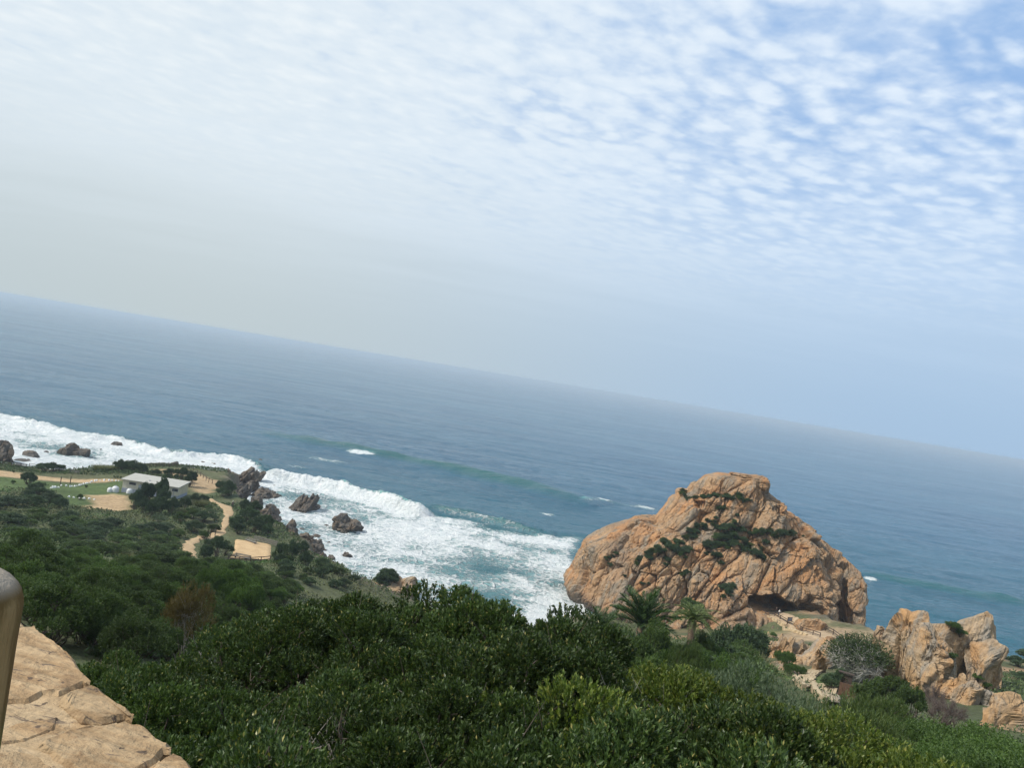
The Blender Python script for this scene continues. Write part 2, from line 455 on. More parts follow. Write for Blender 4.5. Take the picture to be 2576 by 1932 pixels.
def fan_hit(xs, ys, y0=3.0, y1=284.0):
    """where the sight line of a photo pixel meets the terrain"""
    ts = np.concatenate([np.arange(y0, 60, 0.1), np.arange(60, y1, 0.25)])
    a = W(xs, ys, d=1.0) - np.array([0, 0, H])
    X = a[0] * ts; Zr = H + a[2] * ts
    g = ground(np.clip(X, GX[0], GX[-1]), ts)
    m = np.nonzero(Zr <= g)[0]
    if not len(m): return None
    i = m[0]
    return np.array([X[i], ts[i], g[i]])
def G(p):
    h = fan_hit(*p)
    return h if h is not None else W(*p, z=7)

# ground colours: sand, soil, lawn, scrub floor (plain albedo of the ground cover)
def poly_soft(x, y, pix, w=2.0, nz=1.5, z=8.0):
    P = [W(*q, z=z) for q in pix]
    sd, _, _ = seg_dist(x, y, P, True)
    sd = np.where(inside(x, y, P), sd, -sd) + fbm2(x, y, 0.22, 3, 33) * nz
    return np.clip(sd / w + 0.5, 0, 1)[:, None]
def ground_albedo():
    x, y = TV[:, 0], TV[:, 1]
    n = np.clip(fbm2(x, y, 0.07, 4, 40) * 0.5 + 0.5, 0, 1)[:, None]
    scrub = np.array([0.066, 0.088, 0.040]) * (1 - n) + np.array([0.110, 0.108, 0.058]) * n
    c = scrub
    lawn = np.array([0.078, 0.112, 0.040]) * (0.75 + 0.5 * n)
    sand = np.array([0.40, 0.285, 0.165]) * (0.85 + 0.3 * n)
    def put(c, m, col): return c * (1 - m) + col * m
    c = put(c, poly_soft(x, y, [Z1(-400, 610), Z1(0, 605), Z1(500, 635), Z1(980, 650), Z1(1000, 760), Z1(1080, 930), Z1(760, 880), Z1(480, 880), Z1(450, 760), Z1(0, 780), Z1(-400, 760)]), lawn)
    c = put(c, poly_soft(x, y, [Z1(1080, 890), Z1(1400, 930), Z1(1300, 960), Z1(1040, 960)]) * 0.9, lawn)
    c = put(c, poly_soft(x, y, [Z1(680, 770), Z1(900, 745), Z1(1050, 770), Z1(1030, 850), Z1(1000, 925), Z1(820, 925), Z1(650, 900), Z1(760, 850)]), sand)
    c = put(c, poly_soft(x, y, [Z1(-400, 530), Z1(0, 540), Z1(330, 585), Z1(760, 610), Z1(960, 625), Z1(960, 640), Z1(500, 622), Z1(0, 605), Z1(-400, 590)], 1.0, 0.6), sand)
    c = put(c, poly_soft(x, y, [Z1(1150, 555), Z1(1450, 550), Z1(1560, 580), Z1(1700, 640), Z1(1850, 640), Z1(1700, 720), Z1(1650, 760), Z1(1540, 720), Z1(1480, 620), Z1(1180, 580)], 1.5), sand * 0.95)
    c = put(c, poly_soft(x, y, [Z1(1240, 1075), Z1(1330, 1110), Z1(1400, 1170), Z1(1370, 1175), Z1(1290, 1130)], 0.8, 0.5, 9.2), sand * 0.9)
    c = put(c, poly_soft(x, y, [Z1(1110, 1160), Z1(1430, 1215), Z1(1430, 1230), Z1(1110, 1175)], 0.8, 0.5, 9.4), sand * 0.8)
    c = put(c, poly_soft(x, y, [Z1(1270, 1240), Z1(1430, 1300), Z1(1420, 1315), Z1(1270, 1265)], 0.8, 0.5, 9.6), sand * 0.8)
    # bare warm soil on the sea slope and by the rock
    soil = np.array([0.26, 0.17, 0.10])
    sd, _, _ = seg_dist(x, y, SHORE, True)
    edge = np.clip(1 - np.abs(np.where(inside(x, y, SHORE), sd, -sd) - 2) / 7 + fbm2(x, y, 0.2, 3, 3) * 0.5, 0, 1)[:, None] * (y > 120)[:, None]
    rockc = np.array([0.17, 0.135, 0.10])
    c = put(c, edge * 0.9, rockc)
    nb = np.clip(fbm2(x, y, 0.13, 3, 44) * 1.6 - 0.1, 0, 1)[:, None] * ((x > 35) & (y > 120))[:, None]
    c = put(c, nb, soil)
    q = W(*Z8(1400, 760), d=153)
    gm = np.clip(1.7 - np.hypot((x - q[0]) / 10, (y - q[1]) / 11) + fbm2(x, y, 0.3, 2, 6) * 0.4, 0, 1)[:, None]
    c = put(c, gm, np.array([0.33, 0.24, 0.15]))
    # grassy slope with stones before the cave
    q = W(*Z4(1420, 370), d=163)
    gm = np.clip(1.6 - np.hypot((x - q[0] + 2) / 6.0, (y - q[1]) / 6.5) + fbm2(x, y, 0.3, 2, 8) * 0.3, 0, 1)[:, None]
    c = put(c, gm, np.array([0.075, 0.105, 0.032]))
    q = W(*Z5(350, 960), d=92); gm = np.clip(1.5 - np.hypot((x - q[0]) / 6, (y - q[1]) / 9), 0, 1)[:, None]
    c = put(c, gm, np.array([0.085, 0.115, 0.035]))
    return np.concatenate([np.clip(c, 0, 1), np.ones((len(c), 1))], -1)
m, t, b, out = newmat('ground_cover')
at = t.n('ShaderNodeAttribute', attribute_name='albedo').outputs['Color']
geo = t.n('ShaderNodeNewGeometry').outputs['Position']
c = t.mix(1.0, at, t.lin(t.noise(geo, 0.9, 8, 0.7), 0.3, 0.7, 0.62, 1.38), 'MULTIPLY')
c = t.mix(1.0, c, t.lin(t.noise(geo, 0.16, 4, 0.6), 0.3, 0.7, 0.85, 1.15), 'MULTIPLY')
t.l(c, b.inputs['Base Color']); b.inputs['Roughness'].default_value = 0.95; b.inputs['Specular IOR Level'].default_value = 0.15
bump(t, b, t.noise(geo, 1.7, 8, 0.7), 0.8, 0.35)
M_GROUND = m
tag(link('ground', mesh_np('ground', TV, TF, True, {'albedo': ('FLOAT_COLOR', ground_albedo())}), M_GROUND), kind='structure')

# ------------------------------------------------------------------ sea
def build_sea():
    inv = np.concatenate([np.linspace(1 / 138.0, 1 / 700.0, 430), np.linspace(1 / 700.0, 1 / 6000.0, 60)[1:], np.linspace(1 / 6000.0, 1 / 45000.0, 14)[1:]])
    r = 1 / inv
    az = np.concatenate([np.radians(np.linspace(-75, -40, 30)), np.radians(np.linspace(-40, 42, 780))[1:], np.radians(np.linspace(42, 75, 30))[1:]])
    Rr, Az = np.meshgrid(r, az, indexing='ij')
    # rows of constant depth ahead, arcs to the sides
    X = (Rr * np.tan(np.clip(Az, -1.2, 1.2))).ravel() if False else (Rr * np.sin(Az) / np.cos(Az * 0.9)).ravel()
    Y = (Rr * np.cos(Az) / np.cos(Az * 0.9)).ravel()
    dist = np.hypot(X, Y)
    fade = np.clip(1.15 - dist / 900, 0, 1)
    z = np.zeros_like(X); foam = np.zeros_like(X); teal = np.zeros_like(X)
    # open swell, crests roughly along the horizon
    wob = fbm2(X, Y, 0.006, 3, 3) * 24
    for wl, amp, ang, ph in ((88, 0.42, 8, 0.3), (61, 0.30, 14, 1.7), (37, 0.20, 2, 4.1), (23, 0.13, 20, 2.2)):
        a = math.radians(ang)
        k = 2 * np.pi / wl
        s = np.sin(k * (Y * math.cos(a) + X * math.sin(a) + wob) + ph)
        z += amp * fade * (np.abs(s + 1) * 0.5) ** 1.6 * 2 * (0.65 + 0.35 * fbm2(X, Y, 0.012, 2, 11))
    chop = fbm2(X, Y * 1.8, 0.16, 4, 14, 0.6)
    z += chop * (0.14 + 0.20 * np.clip((Y - 190) / 80, 0, 1)) * np.clip(1.25 - dist / 800, 0, 1)
    z += fbm2(X * 0.6, Y * 1.6, 0.045, 3, 17, 0.6) * 0.55 * np.clip((dist - 230) / 150, 0, 1) * np.clip(1.3 - dist / 1500, 0, 1)

    def wave(px, zc, hgt, wf, wb, fo, foam_lo=0.0, foam_hi=0.0, tl=0.6, taper=12, seed=0, run=0):
        """a crest line: steep face towards the shore, long back; fo = foam amount of crest, foam run behind it"""
        P = [W(*q, z=zc) for q in px]
        d, par, side = seg_dist(X, Y, P)
        P = np.array(P); tot = np.hypot(*(np.diff(P[:, :2], axis=0).T)).sum()
        # shore side = towards smaller depth along the ray from the camera
        i = np.clip(np.searchsorted(np.cumsum(np.hypot(*(np.diff(P[:, :2], axis=0).T))), par), 0, len(P) - 2)
        A = P[i, :2]; B = P[i + 1, :2]; T = B - A
        nx, ny = -T[:, 1], T[:, 0]
        sgn = np.sign(nx * (0 - A[:, 0]) + ny * (0 - A[:, 1]))
        L = np.hypot(nx, ny) + 1e-9
        sd = ((X - A[:, 0]) * nx + (Y - A[:, 1]) * ny) / L * sgn          # >0 towards the shore
        sd = sd + vnoise(np.stack([X * 0.14, Y * 0.14, X * 0 + seed], -1), 1.0, seed) * 1.3
        ends = np.clip(par / taper, 0, 1) * np.clip((tot - par) / taper, 0, 1)
        endm = np.where((par < 0.01) | (par > tot - 0.01), 0, 1) * np.sqrt(ends)
        prof = np.where(sd > 0, np.exp(-(sd / wf) ** 2), np.exp(-(sd / wb) ** 2)) * endm
        hh = hgt * (0.85 + 0.3 * vnoise(np.stack([par * 0.08, par * 0 + 2.2, par * 0 + seed], -1), 1.0, seed))
        lump = fbm2(X, Y, 0.55, 3, 60 + seed)
        s0 = 0.9 + 0.9 * vnoise(np.stack([par * 0.11, par * 0 + 5.2, par * 0 + seed], -1), 1.0, seed)
        dz = hh * prof
        dz += fo * prof * lump * 0.8
        t_ = np.clip(np.where(sd > -wb * 0.3, np.exp(-((sd - wf * 0.35) / (wf * 0.9)) ** 2), 0), 0, 1) * endm * tl
        f_ = fo * endm * np.clip(np.where(sd > s0, np.exp(-((sd - s0) / (wf * 1.6)) ** 2), np.exp(-((sd - s0) / 0.5) ** 2)) * 1.5, 0, 1)
        if run: f_ = np.maximum(f_, endm * fo * 0.95 * np.clip(1 - (sd - run * 0.5) / run, 0, 1) * (sd > s0))
        return dz, t_, np.clip(f_, 0, 1)
    def add(res):
        nonlocal z, teal, foam
        z += res[0]; teal = np.maximum(teal, res[1]); foam = np.maximum(foam, res[2])
    B1 = [Z1(-500, 60), Z1(-200, 110), Z1(0, 140), Z1(150, 160), Z1(260, 205), Z1(400, 235), Z1(560, 275), Z1(740, 305), Z1(900, 318), Z1(1050, 360), Z1(1250, 420), Z1(1400, 445), Z1(1600, 455), Z1(1800, 468), Z1(1960, 500), Z1(2080, 560)]
    B2 = [Z2(830, 275), Z2(930, 285), Z2(1050, 305), Z2(1150, 325), Z2(1300, 348), Z2(1450, 375), Z2(1600, 420), Z2(1750, 452), Z2(1900, 500), Z2(2050, 548), Z2(2140, 575)]
    B3 = [Z2(2080, 548), Z2(2200, 545), D(1000, 1102), D(1060, 1118), D(1130, 1138), D(1200, 1152)]
    S2 = [D(560, 926), D(640, 944), D(740, 962), D(800, 975), D(900, 995), D(1000, 1015), D(1100, 1040), D(1190, 1062), D(1290, 1090)]
    S3 = [D(1840, 1230), D(1900, 1242), D(2000, 1262), D(2120, 1285), D(2260, 1308)]
    S4 = [D(1240, 1085), D(1290, 1084), D(1360, 1093), D(1440, 1103)]
    S5 = [D(1860, 1330), D(1960, 1350), D(2080, 1370), D(2260, 1385)]
    add(wave(B1, 1.6, 2.0, 3.2, 7, 1.0, run=14, seed=1, taper=5, tl=0.5))
    add(wave(B2, 3.2, 4.6, 2.4, 6, 1.0, run=12, seed=2, taper=4, tl=0.9))
    add(wave(B3, 1.6, 2.1, 3.0, 9, 0.34, seed=3, taper=10, tl=1.0, run=9))
    add(wave(S2, 1.6, 3.8, 10, 15, 0.0, seed=4, taper=45, tl=1.0))
    add(wave(S3, 1.0, 2.3, 8.5, 11, 0.0, seed=5, taper=14, tl=0.9))
    add(wave(S4, 0.4, 0.7, 3, 6, 0.30, seed=6, taper=8, tl=0.3))
    add(wave(S5, 0.4, 0.8, 4, 7, 0.15, seed=8, taper=8, tl=0.5))
    # small caps
    for q, zz, wx, wy, a in ((Z2(1600, 122), 1.5, 6.5, 3.6, 1.0), (Z2(1330, 185), 0.3, 12, 7, 0.36), (D(1881, 1247), 1.0, 2.2, 2.2, 1.0), (D(1395, 1098), 0.4, 6, 1.5, 0.8), (D(1305, 1086), 0.4, 3.5, 2.4, 0.8),
                             (Z2(1100, 245), 0.2, 6, 2.5, 0.3), (D(1183, 1112), 0.2, 4, 2.5, 0.5), (D(1100, 975), 0.3, 10, 1.5, 0.15)):
        c = W(*q, z=zz)
        g = np.exp(-(((X - c[0]) / wx) ** 2 + ((Y - c[1] + 0.0) / wy) ** 2))
        foam = np.maximum(foam, np.clip(a * g * 1.3, 0, 1)); z += g * 0.5 * (0.5 + fbm2(X, Y, 0.6, 2, 5)) * a
    # the churned water between breakers and shore
    FP = [W(*q, z=0) for q in [Z1(-900, 100), *B1[1:-1], *B2[1:-1], D(940, 1112), D(1000, 1118), D(1060, 1135), D(1130, 1150), D(1200, 1155), D(1275, 1163), D(1255, 1200)]]
    FP += [np.array(q) for q in ((30, 205, 0), (32, 180, 0), (10, 160, 0), (-30, 140, 0), (-90, 140, 0), (-420, 150, 0))]
    d, _, _ = seg_dist(X, Y, FP, True); ins = inside(X, Y, FP)
    sd = np.where(ins, d, -d) + fbm2(X, Y, 0.05, 3, 70) * 3
    dens = 0.57 + 0.30 * fbm2(X, Y, 0.045, 3, 71)
    # streaks dragged out by the backwash
    dens += 0.12 * fbm2(X * 0.6 + Y * 0.5, Y - X * 0.4, 0.12, 3, 75)
    shd, _, _ = seg_dist(X, Y, SHORE[:28], False)
    dens += 0.22 * np.exp(-(shd / 7) ** 2)
    lf = np.clip((-40 - X) / 30, 0, 1); dens = dens + 0.10 * lf
    foam = np.maximum(foam, np.clip(dens, 0, 0.93) * np.clip(sd / 6, 0, 1))
    z += np.clip(sd / 8, 0, 1) * (fbm2(X, Y, 0.22, 4, 72, 0.6) * 0.38 + 0.1)
    teal = np.maximum(teal, 0.75 * np.clip((sd + 14) / 20, 0, 1))
    # right of the rock: surf along the foot
    RP = [np.array(q) for q in ((20, 190, 0), (40, 208, 0), (66, 207, 0), (86, 196, 0), (90, 176, 0), (96, 166, 0), (106, 163, 0), (132, 171, 0), (175, 185, 0), (330, 188, 0))]
    d, _, _ = seg_dist(X, Y, RP); dn = d + fbm2(X, Y, 0.12, 3, 81) * 5
    foam = np.maximum(foam, 0.72 * np.exp(-np.clip(dn - 4, 0, 99) / 7.0) * (X > 15))
    foam = np.maximum(foam, 0.32 * np.exp(-np.clip(dn, 0, 99) / 22.0) * (X > 60))
    teal = np.maximum(teal, 0.7 * np.exp(-np.clip(dn - 6, 0, 99) / 16.0))
    # shallower greener water towards the beach at the left
    teal = np.maximum(teal, np.clip(0.45 - (Y - 230) / 500, 0, 0.42))
    me = mesh_np('sea', np.stack([X, Y, z], -1), grid_faces(len(r), len(az)), True, {'foam': ('FLOAT', foam), 'teal': ('FLOAT', teal)})
    m, t, b, out = newmat('sea_water')
    geo = t.n('ShaderNodeNewGeometry').outputs['Position']
    fo = t.n('ShaderNodeAttribute', attribute_name='foam').outputs['Fac']
    te = t.n('ShaderNodeAttribute', attribute_name='teal').outputs['Fac']
    flat = t.scale(geo, (1.0, 1.0, 0.25))
    w1 = t.noise(t.scale(flat, (0.75, 1.1, 1.0)), 0.24, 8, 0.60, 1.1)
    vor = t.n('ShaderNodeTexVoronoi', feature='DISTANCE_TO_EDGE'); vor.inputs['Scale'].default_value = 0.42
    wv = t.vmath('ADD', flat, t.vmath('SCALE', t.noise(flat, 0.5, 4, 0.6, out=1), scale=3.2)); t.l(wv, vor.inputs['Vector'])
    web = t.lin(vor.outputs['Distance'], 0.0, 0.22, 0.16, -0.12)
    n = t.math('ADD', w1, web)
    f = t.math('ADD', n, t.math('SUBTRACT', t.math('MULTIPLY', fo, 1.06), 1.0))
    f = t.smooth(f, -0.15, 0.23)
    f = t.math('MULTIPLY', f, t.smooth(fo, 0.02, 0.14))
    deep = t.mix(t.smooth(t.noise(flat, 0.006, 4, 0.6), 0.35, 0.65), (0.020, 0.084, 0.146), (0.030, 0.106, 0.168))
    c = t.mix(te, deep, (0.011, 0.092, 0.095))
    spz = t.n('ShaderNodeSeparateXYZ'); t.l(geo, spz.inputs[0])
    c = t.mix(t.math('MULTIPLY', t.smooth(spz.outputs[2], 2.0, 3.8), t.smooth(fo, 0.05, 0.3)), c, (0.12, 0.36, 0.33))  # light passing through high foamy crests, painted in as paler teal
    c = t.mix(t.math('MULTIPLY', t.smooth(fo, 0.15, 0.7), 0.75), c, (0.28, 0.44, 0.43))
    fcol = t.mix(t.smooth(t.noise(flat, 0.25, 6, 0.7, 0.6), 0.35, 0.7), (0.70, 0.75, 0.75), (0.90, 0.91, 0.90))
    c = t.mix(f, c, fcol)
    t.l(c, b.inputs['Base Color'])
    gust = t.lin(t.noise(t.scale(geo, (0.35, 1.0, 1.0)), 0.012, 5, 0.65, 0.4), 0.3, 0.7, 0.08, 0.26)
    t.l(t.math('ADD', gust, t.math('MULTIPLY', f, 0.65), clamp=True), b.inputs['Roughness'])
    b.inputs['IOR'].default_value = 1.33
    t.l(t.lin(f, 0, 1, 0.5, 0.1), b.inputs['Specular IOR Level'])
    # ripples: wind chop in two scales, larger far out
    rp = t.scale(geo, (0.45, 1.0, 1.0))
    h1 = t.noise(rp, 0.42, 5, 0.62, 0.3); h2 = t.noise(rp, 0.10, 6, 0.68, 0.2); h3 = t.noise(t.scale(geo, (0.30, 1.0, 1.0)), 0.022, 4, 0.6, 0.2)
    hh = t.math('ADD', t.math('MULTIPLY', h1, 0.45), t.math('MULTIPLY', h2, 1.5)); hh = t.math('ADD', hh, t.math('MULTIPLY', h3, 5.0))
    hh = t.math('ADD', hh, t.math('MULTIPLY', t.math('MULTIPLY', f, t.noise(flat, 0.9, 6, 0.7)), 0.8))
    bump(t, b, hh, 1.0, 2.2)
    tag(link('sea', me, m), kind='structure')
build_sea()
# ------------------------------------------------------------------ the great rock
M_ROCK = mat_rock('orange_sandstone', (0.360, 0.232, 0.130), (0.390, 0.207, 0.095), (0.245, 0.198, 0.145), 1.0, wet=(1.0, 5.5))
M_ROCK2 = mat_rock('buff_sandstone', (0.375, 0.265, 0.158), (0.40, 0.235, 0.110), (0.27, 0.23, 0.18), 1.3)
M_SEAROCK = mat_rock('dark_sea_rock', (0.135, 0.112, 0.090), (0.17, 0.125, 0.085), (0.105, 0.098, 0.088), 1.4, wet=(-0.3, 1.6))
M_SHORE = mat_rock('brown_shore_rock', (0.150, 0.125, 0.098), (0.19, 0.138, 0.092), (0.118, 0.108, 0.095), 1.4, wet=(-0.2, 2.0))


def rock_disp(p, ribs=(0.42, 0.25, 0.87), s=1.0, seed=0, amp=1.0):
    """blocky relief: tilted facets of two sizes, ribs along the bedding, cracks between blocks"""
    d = np.array(ribs) / np.linalg.norm(ribs)
    def stretch(k): return p - k * (p @ d)[:, None] * d
    wp = p + 0.55 * s * np.stack([fbm(p, 0.35 / s, 2, 50 + seed), fbm(p, 0.35 / s, 2, 53 + seed), fbm(p, 0.35 / s, 2, 57 + seed)], -1)
    dw = wp - p
    out = fbm(p, 0.07 / s, 3, 5 + seed) * 1.6 * s
    md = np.clip(0.8 + 1.3 * fbm(p, 0.085 / s, 2, 63 + seed), 0.62, 1.5)
    for f, k, a, tl, cr, sd in ((0.13, 0.62, 1.7, 0.34, 1.2, 1), (0.30, 0.62, 1.0, 0.42, 0.95, 2), (0.80, 0.55, 0.24, 0.34, 0.34, 3)):
        q = stretch(k) + dw * 0.45
        f1, f2, v, r = worley(q, f / s, seed * 10 + sd)
        mk = 1.0 if sd == 1 else md
        out += s * mk * (a * (r[:, 0] - 0.5) * 1.1 + (v * (r * 2 - 1)).sum(-1) / s * tl * 0.9)
        out -= s * mk * cr * np.exp(-(f2 - f1) * 15.0)
    out += fbm(p, 1.6 / s, 3, 31 + seed) * 0.10 * s
    return out * amp
def grid_normals(P):
    du = np.gradient(P, axis=1); dv = np.gradient(P, axis=0)
    n = np.cross(du, dv); n /= np.linalg.norm(n, axis=-1, keepdims=True) + 1e-9
    return n


def loft(left, right, prof, zs, nf, nb, yc, nexp=2.4, disp=None, cave=None):
    """solid from a side-to-side outline and front/back half depths at each height"""
    L = np.array(sorted([(q[2], q[0]) for q in left])); R = np.array(sorted([(q[2], q[0]) for q in right]))
    xl = np.interp(zs, L[:, 0], L[:, 1]); xr = np.interp(zs, R[:, 0], R[:, 1])
    pz = np.array(prof)
    bf = np.interp(zs, pz[:, 0], pz[:, 1]); bb = np.interp(zs, pz[:, 0], pz[:, 2]); cy = np.interp(zs, pz[:, 0], pz[:, 3]) if pz.shape[1] > 3 else np.full(len(zs), yc)
    ph = np.concatenate([np.linspace(0, np.pi, nf, endpoint=False), np.linspace(np.pi, 2 * np.pi, nb, endpoint=False)])
    c, s = np.cos(ph), np.sin(ph)
    e = 2 / nexp
    X = (xl + xr)[:, None] / 2 + (xr - xl)[:, None] / 2 * (np.sign(c) * np.abs(c) ** e)[None]
    b = np.where(s[None] >= 0, bf[:, None], bb[:, None])
    Y = cy[:, None] - b * (np.sign(s) * np.abs(s) ** e)[None]
    Z = np.repeat(zs[:, None], len(ph), 1)
    return np.stack([X, Y, Z], -1)
def close_grid(P):
    nr, nc, _ = P.shape
    V = np.concatenate([P.reshape(-1, 3), P[-1].mean(0)[None]]); F = grid_faces(nr, nc, True)
    top = (nr - 1) * nc + np.arange(nc)
    cap = np.stack([top, (nr - 1) * nc + (np.arange(nc) + 1) % nc, np.full(nc, nr * nc), np.full(nc, nr * nc)], -1)
    return V, F, cap[:, :3]


def build_great_rock():
    ds = 203.0
    lp = [(330, 990), (255, 930), (205, 840), (180, 770), (225, 700), (240, 640), (280, 590), (300, 540), (400, 500), (470, 460), (560, 425), (625, 388), (710, 395), (735, 365), (775, 320),
          (830, 262), (870, 245), (885, 212), (935, 205), (960, 170), (1000, 150), (1050, 115), (1120, 103), (1195, 99), (1270, 112), (1340, 110)]
    rp = [(1390, 113), (1415, 128), (1442, 165), (1464, 220), (1490, 250), (1532, 290), (1537, 335), (1580, 345), (1640, 400), (1720, 460), (1750, 510), (1810, 560), (1782, 600), (1760, 700), (1800, 850), (1810, 1000), (1830, 1150)]
    Lw = [W(*Z3(*q), d=ds) for q in lp]; Rw = [W(*Z3(*q), d=ds) for q in rp]
    Lw.append(Lw[0] + np.array([1.5, 0, -8.0])); Rw.append(Rw[-1] + np.array([0, 0, -8.0]))
    ztop = max(q[2] for q in Lw + Rw)
    Lw.append(np.array([Rw[0][0] - 1.2, ds, ztop + 0.1]))
    zs = np.concatenate([np.linspace(-4, ztop - 1.2, 205), np.linspace(ztop - 1.2, ztop + 0.05, 12)[1:]])
    prof = [(-4, 33, 30, 205), (4, 31, 29, 205), (9, 28, 27, 205), (14, 25.5, 24, 205), (20, 21.5, 19, 205), (27, 15, 13, 204), (33, 10, 9, 203.5), (ztop - 1, 6.5, 6, 203), (ztop + 0.1, 2.5, 2.5, 203)]
    P = loft(Lw, Rw, prof, zs, 470, 110, 205, 2.35)
    # broad buttresses and hollows of the seaward shape, laid out along the face
    N = grid_normals(P); N[-6:] = N[-7]
    flat = P.reshape(-1, 3); nf = N.reshape(-1, 3)
    sgn = np.sign(((flat - np.array([W(*Z3(1000, 600), d=205)[0], 205, 15])) * nf).sum(-1).mean())
    nf = nf * sgn
    dsp = rock_disp(flat, seed=1)
    # the outline stays, the faces get the full relief
    front = np.clip((205 - flat[:, 1]) / 6, 0.45, 1)
    tp = np.clip((ztop + 0.3 - flat[:, 2]) / 5, 0.5, 1)
    # gully running up the middle where the scrub grows, summit ledge
    gx = W(*Z3(1100, 540), d=188)[0]
    gl = np.exp(-((flat[:, 0] - gx - 0.1 * (flat[:, 2] - 20)) / 6.5) ** 2) * np.clip((flat[:, 2] - 13) / 5, 0, 1) * np.clip((33 - flat[:, 2]) / 4, 0, 1)
    dsp = dsp * front * tp - 2.2 * gl
    zl = W(*Z3(1150, 262), d=196)[2]
    led = 0.45 * np.tanh((zl + 0.10 * (flat[:, 0] - 52) - flat[:, 2]) / 0.5)
    dsp += led * np.exp(-((flat[:, 2] - zl) / 4) ** 2) * np.clip((flat[:, 0] - W(*Z3(860, 250), d=196)[0]) / 2, 0, 1)
    q = flat + nf * dsp[:, None] * np.array([1, 1, 0.55])
    # the cave: the face is hollowed out above the path
    cav = [W(*Z8(*a), d=178) for a in ((250, 250), (280, 190), (450, 165), (640, 150), (730, 170), (850, 260), (1000, 330), (1080, 400), (1150, 470), (1000, 560), (700, 560), (330, 400))]
    cp = [(a[0], a[2], 0) for a in cav]
    sd, _, _ = seg_dist(q[:, 0], q[:, 2], cp, True)
    ins = inside(q[:, 0], q[:, 2], cp)
    sd = np.where(ins, sd, -sd) + fbm(q, 0.6, 2, 77) * 0.25
    k = np.clip((sd + 0.35) / 1.7, 0, 1); k = k * k * (3 - 2 * k)
    isf = flat[:, 1] < 200
    q[:, 1] += np.where(isf, k * 11.0, 0)
    # undercut right of the cave, above the path
    uc = [W(*Z8(*a), d=178) for a in ((1050, 400), (1300, 360), (1500, 420), (1560, 560), (1600, 700), (1700, 900), (1300, 900), (1000, 650))]
    cp = [(a[0], a[2], 0) for a in uc]
    sd, _, _ = seg_dist(q[:, 0], q[:, 2], cp, True); sd = np.where(inside(q[:, 0], q[:, 2], cp), sd, -sd)
    k2 = np.clip((sd + 0.8) / 3.0, 0, 1)
    q[:, 1] += np.where(isf, k2 * (1 - k) * 5.0, 0)
    P = q.reshape(P.shape)
    V, F, C = close_grid(P)
    # the pillar at the right, a second loft set against the first
    lp2 = [(1885, 606), (1860, 640), (1845, 700), (1842, 800), (1835, 950), (1820, 1150)]
    rp2 = [(1905, 612), (1945, 632), (2018, 698), (2018, 760), (2002, 850), (2003, 880), (1985, 960), (1978, 1020), (1960, 1080), (1942, 1140)]
    L2 = [W(*Z3(*a), d=199) for a in lp2]; R2 = [W(*Z3(*a), d=199) - np.array([1.7, 0, 0]) for a in rp2]
    L2.append(L2[-1] + np.array([0, 0, -12])); R2.append(R2[-1] + np.array([-1, 0, -12]))
    zt = max(a[2] for a in L2 + R2)
    L2.append(np.array([R2[0][0] - 0.4, 0, zt + 0.05]))
    zs2 = np.linspace(-4, zt, 120)
    P2 = loft(L2, R2, [(-4, 10, 9, 197), (10, 9, 8, 197), (zt - 5, 7, 6, 198), (zt - 1, 3.5, 3.5, 199), (zt, 1.2, 1.2, 199)], zs2, 130, 60, 198, 2.4)
    N2 = grid_normals(P2).reshape(-1, 3); f2 = P2.reshape(-1, 3)
    sg = np.sign(((f2 - f2.mean(0)) * N2).sum(-1).mean()); N2 *= sg
    f2 = f2 + N2 * (rock_disp(f2, (0.1, 0.2, 0.95), 0.7, 5, 0.6) * np.clip((zt + 0.4 - f2[:, 2]) / 4, 0.3, 1))[:, None] * np.array([1, 1, 0.5])
    V2, F2, C2 = close_grid(f2.reshape(P2.shape))
    nv = len(V)
    Vall = np.concatenate([V, V2]); quads = np.concatenate([F, F2 + nv]); tris = np.concatenate([C, C2 + nv])
    tri_all = np.concatenate([quads[:, [0, 1, 2]], quads[:, [0, 2, 3]], tris])
    me = mesh_np('great_rock', Vall, tri_all, False)
    o = link('coastal_rock', me, M_ROCK)
    tag(o, 'huge orange sandstone rock with a dark cave, scrub on its ledges, above the surf', 'rock')
    return Vall, tri_all
RV, RF = build_great_rock()
BVH_ROCK = BVHTree.FromPolygons([tuple(v) for v in RV], [tuple(int(i) for i in f) for f in RF])
CAMV = Vector((0, 0, H))
def rock_hit(p):
    d = Vector(W(*p, d=1.0)) - CAMV
    h = BVH_ROCK.ray_cast(CAMV, d.normalized(), 400)
    return h[0], h[1]


